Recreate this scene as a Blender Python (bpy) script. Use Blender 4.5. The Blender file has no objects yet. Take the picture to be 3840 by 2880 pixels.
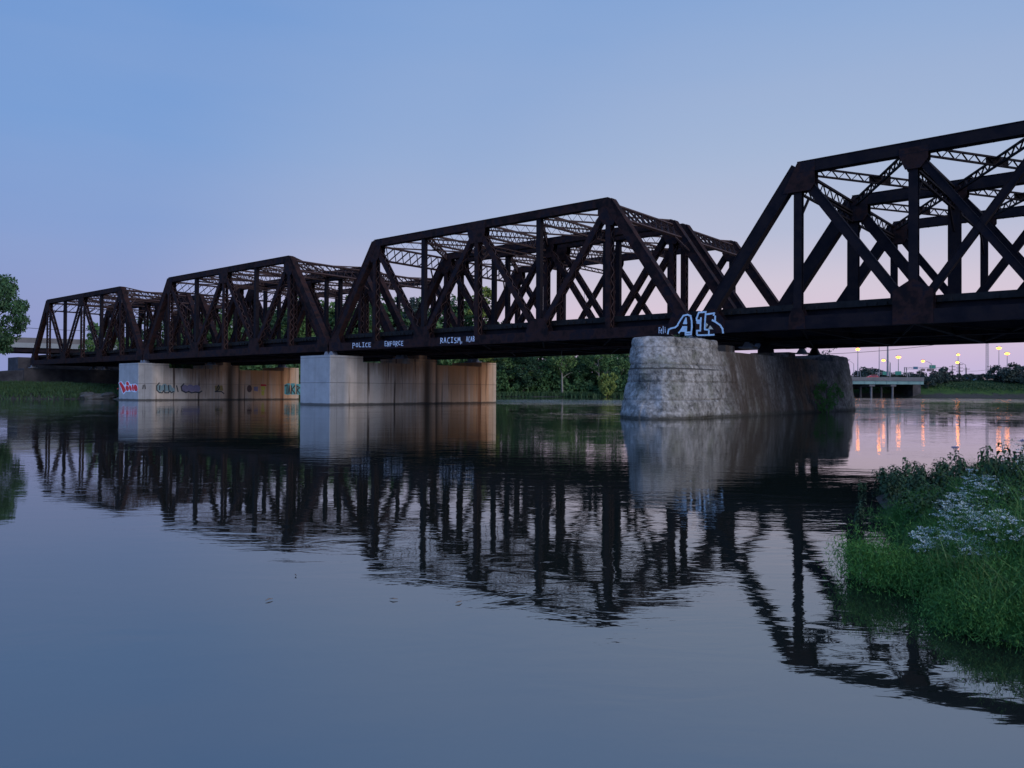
import bpy, math, random
import numpy as np
from mathutils import Vector, Matrix
random.seed(7); RNG = np.random.default_rng(7)
S = bpy.context.scene
C = S.collection
R = math.radians
# ------------------------------------------------------------------ camera
K = 0.78
F, PITCH, ROLL, A0, C0 = 2948.5, 0.0087, 0.0049, 0.8734, 86.868 * K      # focal length in pixels of a 3840 wide frame
HC = 2 * K
cam = bpy.data.cameras.new('camera'); cam_o = bpy.data.objects.new('camera', cam); C.objects.link(cam_o)
cam.sensor_width = 36; cam.lens = 36 * F / 3840; cam.clip_end = 5000; cam.clip_start = 0.1
cam_o.matrix_world = Matrix.Translation((0, 0, HC)) @ Matrix.Rotation(math.pi/2 + PITCH, 4, 'X') @ Matrix.Rotation(ROLL, 4, 'Z')
S.camera = cam_o
# ------------------------------------------------------------------ exposure
S.view_settings.view_transform = 'Standard'; S.view_settings.look = 'None'
S.view_settings.exposure = 0.0; S.view_settings.gamma = 1.0
def lin(r, g, b):
    f = lambda c: (c/255/12.92 if c/255 <= .04045 else ((c/255+.055)/1.055)**2.4)
    return (f(r), f(g), f(b), 1)
# ------------------------------------------------------------------ sky (dusk)
W = bpy.data.worlds.new('World'); S.world = W; W.use_nodes = True
nt = W.node_tree; nt.nodes.clear()
def nn(t, ty, **kw):
    n = t.nodes.new(ty)
    for k, v in kw.items(): setattr(n, k, v)
    return n
def ramp(t, stops, src=None, interp='LINEAR'):
    r = nn(t, 'ShaderNodeValToRGB'); r.color_ramp.interpolation = interp
    el = r.color_ramp.elements
    while len(el) > 1: el.remove(el[-1])
    el[0].position = stops[0][0]; el[0].color = stops[0][1]
    for p, c in stops[1:]:
        e = el.new(p); e.color = c
    if src is not None: t.links.new(src, r.inputs[0])
    return r
def math_(t, op, a, b=None, c=None):
    m = nn(t, 'ShaderNodeMath', operation=op)
    for i, x in enumerate((a, b, c)):
        if x is None: continue
        if isinstance(x, (int, float)): m.inputs[i].default_value = x
        else: t.links.new(x, m.inputs[i])
    return m.outputs[0]
g_ = lambda v: (v, v, v, 1)
tc = nn(nt, 'ShaderNodeTexCoord'); sep = nn(nt, 'ShaderNodeSeparateXYZ'); nt.links.new(tc.outputs['Generated'], sep.inputs[0])
SUN_AZ = R(24)                                                          # azimuth of the afterglow, right of the view axis
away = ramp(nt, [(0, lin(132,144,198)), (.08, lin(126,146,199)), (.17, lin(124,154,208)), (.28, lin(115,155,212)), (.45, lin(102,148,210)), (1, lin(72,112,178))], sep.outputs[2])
glow = ramp(nt, [(0, lin(186,180,220)), (.035, lin(203,186,218)), (.085, lin(221,200,216)), (.13, lin(210,200,216)), (.19, lin(183,190,215)), (.28, lin(166,184,215)), (.45, lin(142,172,215)), (1, lin(76,114,176))], sep.outputs[2])
dx = math_(nt, 'MULTIPLY', sep.outputs[0], math.sin(SUN_AZ)); dy = math_(nt, 'MULTIPLY', sep.outputs[1], math.cos(SUN_AZ))
dd = math_(nt, 'ADD', dx, dy)
fac = ramp(nt, [(0, (0,0,0,1)), (.35, (.0,.0,.0,1)), (.62, (.16,.16,.16,1)), (.84, (.62,.62,.62,1)), (.97, (1,1,1,1))], dd, 'EASE')
mx = nn(nt, 'ShaderNodeMix', data_type='RGBA'); nt.links.new(fac.outputs[0], mx.inputs[0]); nt.links.new(away.outputs[0], mx.inputs[6]); nt.links.new(glow.outputs[0], mx.inputs[7])
rear = ramp(nt, [(0, g_(1)), (.18, g_(1)), (.42, g_(0))], math_(nt, 'MULTIPLY_ADD', dd, .5, .5), 'EASE')      # unseen sky behind the camera, brightened to light the near pier faces
hz = nn(nt, 'ShaderNodeMapping'); hz.inputs['Scale'].default_value = (1.2, 1.2, 7); nt.links.new(tc.outputs['Generated'], hz.inputs[0])
hn = nn(nt, 'ShaderNodeTexNoise'); hn.inputs['Scale'].default_value = 1.6; hn.inputs['Detail'].default_value = 4; nt.links.new(hz.outputs[0], hn.inputs['Vector'])
thin = ramp(nt, [(.40, g_(0)), (.66, g_(.10))], hn.outputs[0])                                              # thin uneven haze high in the sky
m2 = nn(nt, 'ShaderNodeMix', data_type='RGBA'); nt.links.new(thin.outputs[0], m2.inputs[0]); nt.links.new(mx.outputs[2], m2.inputs[6]); m2.inputs[7].default_value = lin(172,180,208); mx = m2
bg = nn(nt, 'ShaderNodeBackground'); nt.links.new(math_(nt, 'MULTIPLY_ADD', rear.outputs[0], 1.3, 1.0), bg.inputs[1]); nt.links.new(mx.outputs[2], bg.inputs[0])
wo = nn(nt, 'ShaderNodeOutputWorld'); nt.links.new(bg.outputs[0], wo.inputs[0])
# added soft warm fill from behind right, to brighten the pier sides
sun = bpy.data.lights.new('sun', 'SUN'); sun.energy = 2.4; sun.angle = R(50); sun.color = (1.0, .88, .78)
warm_fill_o = bpy.data.objects.new('sun', sun); C.objects.link(warm_fill_o)
warm_fill_o.rotation_euler = Vector((.72, -.62, .42)).to_track_quat('Z', 'Y').to_euler()
# ------------------------------------------------------------------ pixel <-> place helpers (full-size photograph pixels)
ca, sa = math.cos(A0), math.sin(A0)
def ray(x, y):
    x -= 1920; y -= 1440
    u = x*math.cos(ROLL) + y*math.sin(ROLL); v = -x*math.sin(ROLL) + y*math.cos(ROLL)
    d = (u/F, 1, -v/F)
    return np.array([d[0], d[1]*math.cos(PITCH) - d[2]*math.sin(PITCH), d[1]*math.sin(PITCH) + d[2]*math.cos(PITCH)])
def atY(x, y, Y):
    d = ray(x, y); d = d/d[1]*Y; return (d[0], d[1], d[2]+HC)
def on_t(x, y, t):                                                      # point of the bridge plane t -> (s, z)
    d = ray(x, y); l = (t + sa*C0) / (d[0]*ca + d[1]*sa); X, Y, Z = d*l; Y -= C0
    return (X*sa - Y*ca, Z+HC)
def on_s(x, y, s):
    d = ray(x, y); l = (s - ca*C0) / (d[0]*sa - d[1]*ca); X, Y, Z = d*l; Y -= C0
    return (X*ca + Y*sa, Z+HC)
def wst(s, t, z=0): return (s*sa + t*ca, C0 - s*ca + t*sa, z)           # bridge coordinates -> world
RZ = A0 - math.pi/2
# ------------------------------------------------------------------ materials
def mat(name, rough=.8, spec=.3, metal=0):
    m = bpy.data.materials.new(name); m.use_nodes = True; t = m.node_tree
    p = t.nodes['Principled BSDF']; p.inputs['Roughness'].default_value = rough; p.inputs['Metallic'].default_value = metal
    p.inputs['Specular IOR Level'].default_value = spec
    return m, t, p
def coords(t, scale=(1,1,1), kind='Object'):
    tc = nn(t, 'ShaderNodeTexCoord'); mp = nn(t, 'ShaderNodeMapping'); mp.inputs['Scale'].default_value = scale
    t.links.new(tc.outputs[kind], mp.inputs[0]); return mp.outputs[0]
def noise(t, vec, scale, detail=5, rough=.6, dist=0):
    n = nn(t, 'ShaderNodeTexNoise'); n.inputs['Scale'].default_value = scale; n.inputs['Detail'].default_value = detail
    n.inputs['Roughness'].default_value = rough; n.inputs['Distortion'].default_value = dist; t.links.new(vec, n.inputs['Vector']); return n.outputs[0]
def mixc(t, f, a, b):
    m = nn(t, 'ShaderNodeMix', data_type='RGBA')
    for i, x in ((0, f), (6, a), (7, b)):
        if isinstance(x, (int, float)): m.inputs[i].default_value = x
        elif isinstance(x, tuple): m.inputs[i].default_value = x
        else: t.links.new(x, m.inputs[i])
    return m.outputs[2]
def bump(t, p, h, dist=.02, strength=1):
    b = nn(t, 'ShaderNodeBump'); b.inputs['Distance'].default_value = dist; b.inputs['Strength'].default_value = strength
    t.links.new(h, b.inputs['Height']); t.links.new(b.outputs[0], p.inputs['Normal'])
def g(v): return (v, v, v, 1)
def make_noisy(name, cols, scale=2, rough=.8, spec=.3, scl=(1,1,1), bd=0, detail=6, kind='Object', rnd=0):
    m, t, p = mat(name, rough, spec)
    v = coords(t, scl, kind); n = noise(t, v, scale, detail)
    if rnd:
        oi = nn(t, 'ShaderNodeObjectInfo'); n2 = math_(t, 'MULTIPLY_ADD', oi.outputs['Random'], rnd, -rnd/2); src = math_(t, 'ADD', n, n2)
    else: src = n
    k = len(cols); r = ramp(t, [(.3 + .4*i/(k-1), c + (1,)) for i, c in enumerate(cols)], src)
    t.links.new(r.outputs[0], p.inputs['Base Color'])
    if bd: bump(t, p, n, bd)
    return m
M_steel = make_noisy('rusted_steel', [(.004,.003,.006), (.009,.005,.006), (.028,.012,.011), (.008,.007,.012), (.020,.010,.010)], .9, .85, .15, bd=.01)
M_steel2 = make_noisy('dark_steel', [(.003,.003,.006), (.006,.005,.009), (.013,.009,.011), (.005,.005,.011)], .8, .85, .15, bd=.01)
M_lace = make_noisy('rusted_lacing', [(.022,.013,.014), (.048,.026,.024), (.030,.021,.025)], 1.5, .75, .3)
M_tie = make_noisy('creosoted_timber', [(.008,.008,.009), (.022,.020,.020)], 2, .9, .2, (1, 6, 1))
M_paint = make_noisy('spray_paint', [(.50,.56,.68), (.72,.78,.88)], 3, .6, .3)
M_paint2 = make_noisy('pale_blue_spray', [(.36,.50,.62), (.60,.74,.84)], 3, .6, .3)
M_cream = make_noisy('cream_spray', [(.46,.42,.33), (.62,.56,.44)], 3, .6, .3)
M_red = make_noisy('red_spray', [(.52,.018,.022), (.70,.04,.04)], 3, .6, .3)
M_teal = make_noisy('teal_spray', [(.06,.26,.30), (.10,.36,.38)], 3, .6, .3)
M_teal2 = make_noisy('faded_teal_spray', [(.18,.27,.28), (.24,.32,.31)], 3, .7, .3)
M_mauve = make_noisy('faded_mauve_spray', [(.20,.17,.24), (.27,.22,.30)], 3, .7, .3)
M_black = make_noisy('black_spray', [(.03,.03,.035), (.06,.06,.06)], 3, .7, .3)
M_yellow = make_noisy('yellow_spray', [(.50,.40,.04), (.62,.52,.08)], 3, .6, .3)
M_oran = make_noisy('orange_spray', [(.40,.10,.03), (.5,.16,.05)], 3, .6, .3)

def concrete(name, base, base2, rust=1.0):
    m, t, p = mat(name, .85, .25)
    v = coords(t); n = noise(t, v, .7, 8, .65); n2 = noise(t, v, 6, 6, .7)
    col = ramp(t, [(.3, base+(1,)), (.7, base2+(1,))], n).outputs[0]
    col = mixc(t, math_(t, 'MULTIPLY', n2, .35), col, (base[0]*.55, base[1]*.55, base[2]*.55, 1))
    # run-off streaks under the deck: noise drawn out downwards
    sv = coords(t, (1.0, 1.0, .07)); s1 = noise(t, sv, .45, 5, .6); s2 = noise(t, coords(t, (1, 1, .05)), .9, 5, .65)
    sepn = nn(t, 'ShaderNodeSeparateXYZ'); t.links.new(coords(t), sepn.inputs[0])
    y = sepn.outputs[1]; z = sepn.outputs[2]
    col = mixc(t, ramp(t, [(0, g(0)), (.10, g(0)), (.13, g(.92)), (1, g(.92))], math_(t, 'MULTIPLY_ADD', y, 1/28, 3.2/28)).outputs[0], col, mixc(t, n, (.46,.37,.28,1), (.78,.65,.52,1)))  # long sides tan: rust tone plus warm skylight put into the colour
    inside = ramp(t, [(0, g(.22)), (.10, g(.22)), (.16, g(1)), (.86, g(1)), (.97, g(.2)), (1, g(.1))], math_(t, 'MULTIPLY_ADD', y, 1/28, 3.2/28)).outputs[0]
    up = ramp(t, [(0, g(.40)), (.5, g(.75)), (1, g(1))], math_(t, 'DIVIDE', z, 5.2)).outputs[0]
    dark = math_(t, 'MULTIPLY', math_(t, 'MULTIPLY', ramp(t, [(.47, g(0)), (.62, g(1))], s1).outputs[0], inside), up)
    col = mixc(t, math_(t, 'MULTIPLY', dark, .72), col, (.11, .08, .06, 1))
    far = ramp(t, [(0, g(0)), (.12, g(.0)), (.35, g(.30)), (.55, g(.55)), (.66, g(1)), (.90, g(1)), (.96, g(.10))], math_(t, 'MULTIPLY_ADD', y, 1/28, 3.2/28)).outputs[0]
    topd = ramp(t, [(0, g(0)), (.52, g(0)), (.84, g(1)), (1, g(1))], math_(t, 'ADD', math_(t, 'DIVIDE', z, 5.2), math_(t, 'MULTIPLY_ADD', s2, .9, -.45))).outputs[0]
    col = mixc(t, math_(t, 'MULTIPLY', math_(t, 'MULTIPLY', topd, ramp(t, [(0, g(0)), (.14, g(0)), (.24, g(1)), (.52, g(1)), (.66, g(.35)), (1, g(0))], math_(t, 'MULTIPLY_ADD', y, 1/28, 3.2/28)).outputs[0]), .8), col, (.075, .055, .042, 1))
    rs = math_(t, 'MULTIPLY', math_(t, 'MULTIPLY', ramp(t, [(.36, g(.15)), (.54, g(1))], s2).outputs[0], far), math_(t, 'MULTIPLY_ADD', up, .6, .4))
    col = mixc(t, math_(t, 'MULTIPLY', rs, .95*rust), col, (.68, .33, .14, 1))
    s3 = noise(t, coords(t, (1, 1, .03)), 1.9, 4, .6)
    st = math_(t, 'MULTIPLY', math_(t, 'MULTIPLY', ramp(t, [(.60, g(0)), (.64, g(1))], s3).outputs[0], inside), .85)
    col = mixc(t, math_(t, 'MULTIPLY', st, rust), col, (.05, .022, .012, 1))
    # run-off columns between the two bridges and under the far bearings
    def bell(c0, w, pw=2): return math_(t, 'EXPONENT', math_(t, 'MULTIPLY', math_(t, 'POWER', math_(t, 'ABSOLUTE', math_(t, 'MULTIPLY_ADD', math_(t, 'ADD', y, math_(t, 'MULTIPLY_ADD', s2, .9, -.45)), 1/w, -c0/w)), pw), -1))
    rz = math_(t, 'MULTIPLY', bell(17.3, 4.2, 4), math_(t, 'MULTIPLY', ramp(t, [(0, g(.05)), (.45, g(.25)), (.9, g(1))], math_(t, 'ADD', math_(t, 'DIVIDE', z, 5.2), math_(t, 'MULTIPLY_ADD', s3, .5, -.25))).outputs[0], .8*rust))
    col = mixc(t, rz, col, (.66, .27, .09, 1))
    cd = math_(t, 'MAXIMUM', math_(t, 'MULTIPLY', bell(11.6, .75), .9), math_(t, 'MULTIPLY', bell(13.2, .28), .75))
    col = mixc(t, cd, col, (.035, .022, .015, 1))
    col = mixc(t, math_(t, 'MULTIPLY', math_(t, 'ADD', bell(20.6, .30), math_(t, 'MULTIPLY', bell(18.1, .2), .6)), .75), col, (.20, .055, .015, 1))
    # formwork joints
    def joint(src, period, off, width):
        fr = math_(t, 'FRACT', math_(t, 'MULTIPLY_ADD', src, 1/period, off)); return math_(t, 'LESS_THAN', fr, width/period)
    j = math_(t, 'MAXIMUM', joint(z, 2.6, .12, .05), joint(y, 3.7, .35, .03))
    col = mixc(t, math_(t, 'MULTIPLY', j, .45), col, (.06, .05, .045, 1))
    wet = ramp(t, [(0, g(1)), (.022, g(1)), (.035, g(0))], math_(t, 'ADD', math_(t, 'DIVIDE', z, 5.2), math_(t, 'MULTIPLY_ADD', n, .06, -.035))).outputs[0]
    col = mixc(t, math_(t, 'MULTIPLY', wet, .8), col, (.03, .028, .024, 1))
    t.links.new(col, p.inputs['Base Color'])
    bump(t, p, math_(t, 'ADD', n2, math_(t, 'MULTIPLY', j, -1.2)), .025)
    return m
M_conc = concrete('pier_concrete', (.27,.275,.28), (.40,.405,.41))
def oldstone():
    m, t, p = mat('old_weathered_concrete', .9, .2)
    v = coords(t); n = noise(t, v, .9, 10, .70, .05); n2 = noise(t, v, 3.6, 10, .78, .1); n3 = noise(t, v, 14, 5, .7)
    col = ramp(t, [(.38, (.055,.055,.055,1)), (.46, (.16,.155,.145,1)), (.52, (.25,.245,.235,1)), (.58, (.34,.33,.32,1)), (.66, (.50,.485,.46,1))], math_(t, 'MULTIPLY_ADD', n2, .5, math_(t, 'MULTIPLY', n, .5))).outputs[0]
    col = mixc(t, ramp(t, [(.52, g(0)), (.66, g(.55))], noise(t, v, .5, 6, .6)).outputs[0], col, (.11,.12,.075,1))
    sepn = nn(t, 'ShaderNodeSeparateXYZ'); t.links.new(coords(t), sepn.inputs[0]); y = sepn.outputs[1]; z = sepn.outputs[2]
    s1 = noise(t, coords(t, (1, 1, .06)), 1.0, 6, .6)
    ins = ramp(t, [(0, g(0)), (.17, g(0)), (.22, g(1)), (.52, g(1)), (.62, g(.15)), (1, g(0))], math_(t, 'MULTIPLY_ADD', y, 1/44, 14/44)).outputs[0]  # stains plus deck shade painted on the side, fading towards the lit far nose
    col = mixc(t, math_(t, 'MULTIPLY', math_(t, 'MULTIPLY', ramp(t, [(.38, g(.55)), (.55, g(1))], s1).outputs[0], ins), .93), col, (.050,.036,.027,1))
    rs = ramp(t, [(0, g(0)), (.44, g(0)), (.52, g(1)), (.57, g(1)), (.61, g(0))], math_(t, 'MULTIPLY_ADD', y, 1/44, 14/44)).outputs[0]
    col = mixc(t, math_(t, 'MULTIPLY', math_(t, 'MULTIPLY', rs, ramp(t, [(.42, g(0)), (.60, g(1))], n).outputs[0]), .6), col, (.24,.12,.06,1))
    endm = ramp(t, [(0, g(1)), (.16, g(1)), (.20, g(0))], math_(t, 'MULTIPLY_ADD', y, 1/44, 14/44)).outputs[0]
    zw = math_(t, 'ADD', z, math_(t, 'MULTIPLY_ADD', n2, .16, -.08))
    ln = math_(t, 'LESS_THAN', math_(t, 'ABSOLUTE', math_(t, 'ADD', zw, -2.92)), .05); ln2 = math_(t, 'MULTIPLY', math_(t, 'LESS_THAN', math_(t, 'FRACT', math_(t, 'MULTIPLY', zw, .95)), .035), .5)
    col = mixc(t, math_(t, 'MULTIPLY', math_(t, 'MULTIPLY', math_(t, 'MAXIMUM', ln, ln2), endm), .8), col, (.03,.028,.026,1))
    wet = ramp(t, [(0, g(1)), (.02, g(.9)), (.06, g(0))], math_(t, 'MULTIPLY_ADD', n2, .06, math_(t, 'MULTIPLY_ADD', z, .2, -.03))).outputs[0]
    col = mixc(t, math_(t, 'MULTIPLY', wet, .8), col, (.035,.034,.026,1))
    t.links.new(col, p.inputs['Base Color'])
    bump(t, p, math_(t, 'ADD', math_(t, 'MULTIPLY', n2, 2.0), math_(t, 'MULTIPLY', n3, .5)), .06)
    return m
M_old = oldstone()
M_hwy = make_noisy('highway_concrete', [(.085,.085,.09), (.13,.125,.13)], .4, .85)
M_hwyl = make_noisy('pale_fascia_concrete', [(.17,.19,.21), (.22,.245,.26)], .3, .8)
M_green = make_noisy('green_girder_paint', [(.09,.17,.17), (.14,.24,.23)], .3, .6)
M_pole = make_noisy('galvanised_steel', [(.14,.14,.16), (.20,.20,.22)], 1, .5, .5)
M_wood = make_noisy('weathered_pole_timber', [(.05,.04,.035), (.10,.08,.07)], 2, .9)
M_sign = make_noisy('green_sign_sheet', [(.012,.14,.11), (.02,.18,.14)], .5, .5)
M_signb = make_noisy('blue_sign_sheet', [(.03,.09,.17), (.04,.12,.20)], .5, .5)
M_signr = make_noisy('sign_back_sheet', [(.10,.08,.09), (.15,.12,.12)], .5, .6)
M_signy = make_noisy('yellow_sign_sheet', [(.30,.24,.05), (.36,.28,.06)], .5, .6)
M_white = make_noisy('white_sign_lettering', [(.6,.62,.6), (.7,.72,.7)], .5, .6)
M_carr = make_noisy('red_car_paint', [(.45,.02,.03), (.5,.03,.03)], .5, .3, .6)
M_glass = make_noisy('dark_window_glass', [(.02,.02,.025), (.03,.03,.04)], 1, .1, .6)
M_tyre = make_noisy('tyre_rubber', [(.02,.02,.02), (.03,.03,.03)], 2, .9)
M_blueb = make_noisy('blue_metal_siding', [(.05,.18,.32), (.07,.24,.40)], .3, .6)
M_tanb = make_noisy('tan_block_wall', [(.24,.17,.16), (.32,.23,.21)], .3, .8)
M_roof = make_noisy('grey_roofing', [(.08,.07,.08), (.12,.10,.11)], .5, .8)
M_stone = make_noisy('abutment_masonry', [(.018,.018,.022), (.045,.043,.048), (.075,.07,.075)], .6, .9, bd=.05)
M_rock = make_noisy('riprap_rock', [(.05,.05,.05), (.10,.10,.095)], 1.2, .9, bd=.05)
M_bark = make_noisy('bark', [(.08,.065,.055), (.19,.165,.15)], 2, .95, .1, (1, 1, .3), .02)
M_pale = make_noisy('pale_bark', [(.14,.13,.12), (.22,.21,.19)], 2, .9, .1, (1, 1, .3), .02)
def leafmat(name, cols, scale=.35, rnd=.5, trans=.15):
    m, t, p = mat(name, .65, .25); v = coords(t); n = noise(t, v, scale, 6, .7)
    oi = nn(t, 'ShaderNodeObjectInfo'); src = math_(t, 'ADD', n, math_(t, 'MULTIPLY_ADD', oi.outputs['Random'], rnd, -rnd/2))
    k = len(cols); r = ramp(t, [(.22 + .56*i/(k-1), c+(1,)) for i, c in enumerate(cols)], src); t.links.new(r.outputs[0], p.inputs['Base Color'])
    return m
M_leaf = leafmat('tree_leaves', [(.016,.042,.022), (.032,.080,.032), (.052,.112,.036), (.085,.145,.042)])
M_leafy = leafmat('yellowish_leaves', [(.09,.14,.03), (.17,.20,.045)], rnd=.1)
M_leafd = leafmat('dusky_leaves', [(.026,.040,.036), (.045,.066,.050)], rnd=.2)
M_bright2 = leafmat('pier_bush_leaves', [(.05,.13,.03), (.09,.19,.04)], 1.5, .1)
M_weed = leafmat('weed_leaves', [(.012,.032,.014), (.022,.052,.020), (.036,.078,.028)], 1.5, .3)
M_feath = leafmat('feathery_leaves', [(.010,.044,.012), (.026,.098,.018), (.046,.140,.024), (.075,.180,.034)], 2.2, .0)
M_bright = leafmat('bright_weed_leaves', [(.035,.12,.020), (.060,.17,.028)], 1.5, .1)
M_reed = leafmat('reed_leaves', [(.07,.13,.05), (.12,.20,.07)], .3, .2)
M_flower = make_noisy('white_florets', [(.34,.40,.37), (.58,.63,.58)], 4, .7)
M_lilac = make_noisy('lilac_florets', [(.22,.20,.30), (.34,.30,.42)], 4, .7)
def lampmat(name, col, s):
    m = bpy.data.materials.new(name); m.use_nodes = True; t = m.node_tree; p = t.nodes['Principled BSDF']
    p.inputs['Emission Color'].default_value = col; p.inputs['Emission Strength'].default_value = s; p.inputs['Base Color'].default_value = (.5,.4,.3,1); return m
M_lamp = lampmat('sodium_lamp', (1, .25, .003, 1), 14)
M_tail = lampmat('tail_lamp', (1, .03, .03, 1), 3)
def watermat():
    m, t, p = mat('river_water', .02, .5)
    p.inputs['IOR'].default_value = 3.6; p.inputs['Specular IOR Level'].default_value = .5
    tc = nn(t, 'ShaderNodeTexCoord'); v = tc.outputs['Object']
    mp = nn(t, 'ShaderNodeMapping'); mp.inputs['Rotation'].default_value = (0, 0, R(15)); mp.inputs['Scale'].default_value = (.55, 1.3, 1); t.links.new(v, mp.inputs[0]); vv = mp.outputs[0]
    big = noise(t, vv, .38, 3, .5, .8); mid = noise(t, vv, 1.7, 3, .5, 1.2); small = noise(t, vv, 7, 3, .55, .8)
    patch = ramp(t, [(.40, g(0)), (.60, g(1))], noise(t, v, .09, 3, .5, .5)).outputs[0]
    h = math_(t, 'MULTIPLY', big, .0052)
    h = math_(t, 'ADD', h, math_(t, 'MULTIPLY', mid, math_(t, 'MULTIPLY_ADD', patch, .0040, .0007)))
    h = math_(t, 'ADD', h, math_(t, 'MULTIPLY', small, math_(t, 'MULTIPLY_ADD', patch, .0009, .00012)))
    sx = nn(t, 'ShaderNodeSeparateXYZ'); t.links.new(v, sx.inputs[0])
    def bell(src, c0, w): return math_(t, 'EXPONENT', math_(t, 'MULTIPLY', math_(t, 'POWER', math_(t, 'ABSOLUTE', math_(t, 'MULTIPLY_ADD', src, 1/w, -c0/w)), 2), -1))
    rif = math_(t, 'MULTIPLY', bell(sx.outputs[1], 118, 22), bell(sx.outputs[0], 15, 24))
    rif = math_(t, 'ADD', rif, math_(t, 'MULTIPLY', bell(sx.outputs[1], 55, 3.2), bell(sx.outputs[0], 5.4, 1.6)))
    rif = math_(t, 'ADD', rif, math_(t, 'MULTIPLY', math_(t, 'MULTIPLY', bell(sx.outputs[1], 175, 45), bell(sx.outputs[0], 110, 45)), .35))
    brk = ramp(t, [(.45, g(0)), (.58, g(1))], noise(t, mp.outputs[0], .22, 4, .6)).outputs[0]
    rif = math_(t, 'MULTIPLY', rif, brk)
    h = math_(t, 'ADD', h, math_(t, 'MULTIPLY', math_(t, 'MULTIPLY', noise(t, vv, 1.1, 4, .6, 1), rif), .38))
    cl = noise(t, mp.outputs[0], .16, 3, .5, 1.5); line = ramp(t, [(.482, g(0)), (.50, g(1)), (.518, g(0))], cl).outputs[0]
    h = math_(t, 'ADD', h, math_(t, 'MULTIPLY', math_(t, 'MULTIPLY', noise(t, vv, 2.2, 3, .6, 1), math_(t, 'MULTIPLY', line, bell(sx.outputs[1], 66, 24))), .014))
    bump(t, p, h, 1.0)
    # muddy water, a little lighter where sediment boils up
    r = ramp(t, [(.3, (.006,.010,.008,1)), (.7, (.012,.016,.012,1))], noise(t, v, .05, 4)); t.links.new(r.outputs[0], p.inputs['Base Color'])
    return m
M_water = watermat()
def groundmat():
    m, t, p = mat('bank_ground', .95, .15); v = coords(t); n = noise(t, v, .25, 8, .65); n2 = noise(t, v, 2.5, 6, .7)
    grass = ramp(t, [(.3, (.018,.045,.012,1)), (.5, (.035,.085,.018,1)), (.7, (.065,.12,.028,1))], n).outputs[0]
    grass = mixc(t, math_(t, 'MULTIPLY', n2, .5), grass, (.02,.035,.012,1))
    soil = ramp(t, [(.3, (.020,.022,.018,1)), (.7, (.065,.062,.058,1))], n2).outputs[0]
    sepn = nn(t, 'ShaderNodeSeparateXYZ'); t.links.new(coords(t), sepn.inputs[0])
    low = ramp(t, [(0, g(1)), (.40, g(1)), (.54, g(0))], math_(t, 'MULTIPLY_ADD', n, .5, math_(t, 'MULTIPLY', sepn.outputs[2], .17))).outputs[0]
    t.links.new(mixc(t, low, grass, soil), p.inputs['Base Color']); bump(t, p, n2, .15); return m
M_ground = groundmat()
# ------------------------------------------------------------------ mesh helpers
class MB:
    def __init__(s): s.v = []; s.f = []; s.n = 0
    def add(s, v, f):
        s.v.append(np.asarray(v, float).reshape(-1, 3)); s.f += [tuple(i + s.n for i in q) for q in f]; s.n += len(s.v[-1]); return s
    def hexa(s, p): return s.add(p, [(0,3,2,1), (4,5,6,7), (0,1,5,4), (1,2,6,5), (2,3,7,6), (3,0,4,7)])
    def box(s, x0, x1, y0, y1, z0, z1):
        return s.hexa([(x0,y0,z0), (x1,y0,z0), (x1,y1,z0), (x0,y1,z0), (x0,y0,z1), (x1,y0,z1), (x1,y1,z1), (x0,y1,z1)])
    def bar(s, P, Q, w, h, up=(0, 1, 0)):                               # w across `up`, h along `up`
        P = np.array(P, float); Q = np.array(Q, float); e = Q - P; L = np.linalg.norm(e)
        if L < 1e-6: return s
        e /= L; u = np.array(up, float); u -= e*(u@e); u /= np.linalg.norm(u); n = np.cross(u, e)
        c = [P - n*w/2 - u*h/2, P + n*w/2 - u*h/2, P + n*w/2 + u*h/2, P - n*w/2 + u*h/2]
        return s.hexa(c + [q + Q - P for q in c])
    def tube(s, pts, rad, k=6):
        pts = [np.array(p, float) for p in pts]; V = []; m = len(pts)
        if isinstance(rad, (int, float)): rad = [rad]*m
        for i in range(m):
            e = pts[min(i+1, m-1)] - pts[max(i-1, 0)]; e /= np.linalg.norm(e) + 1e-9
            a = np.cross(e, (0, 0, 1)) if abs(e[2]) < .9 else np.cross(e, (1, 0, 0)); a /= np.linalg.norm(a); b = np.cross(e, a)
            for j in range(k): V.append(pts[i] + rad[i]*(a*math.cos(2*math.pi*j/k) + b*math.sin(2*math.pi*j/k)))
        f = [(i*k+j, i*k+(j+1) % k, (i+1)*k+(j+1) % k, (i+1)*k+j) for i in range(m-1) for j in range(k)]
        f += [tuple(range(k))[::-1], tuple(range((m-1)*k, m*k))]
        return s.add(V, f)
    def prism(s, poly, y0, y1):                                         # poly in x,z
        k = len(poly); V = [(x, y0, z) for x, z in poly] + [(x, y1, z) for x, z in poly]
        return s.add(V, [tuple(range(k)), tuple(range(2*k-1, k-1, -1))] + [(i, i+k, (i+1) % k+k, (i+1) % k) for i in range(k)])
    def build(s, name, m, parent=None, smooth=False):
        v = np.concatenate(s.v) if s.v else np.zeros((0, 3))
        me = bpy.data.meshes.new(name); me.from_pydata(v.tolist(), [], s.f); me.materials.append(m)
        if smooth: me.shade_smooth()
        o = bpy.data.objects.new(name, me); C.objects.link(o)
        if parent is not None: o.parent = parent
        return o
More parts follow.
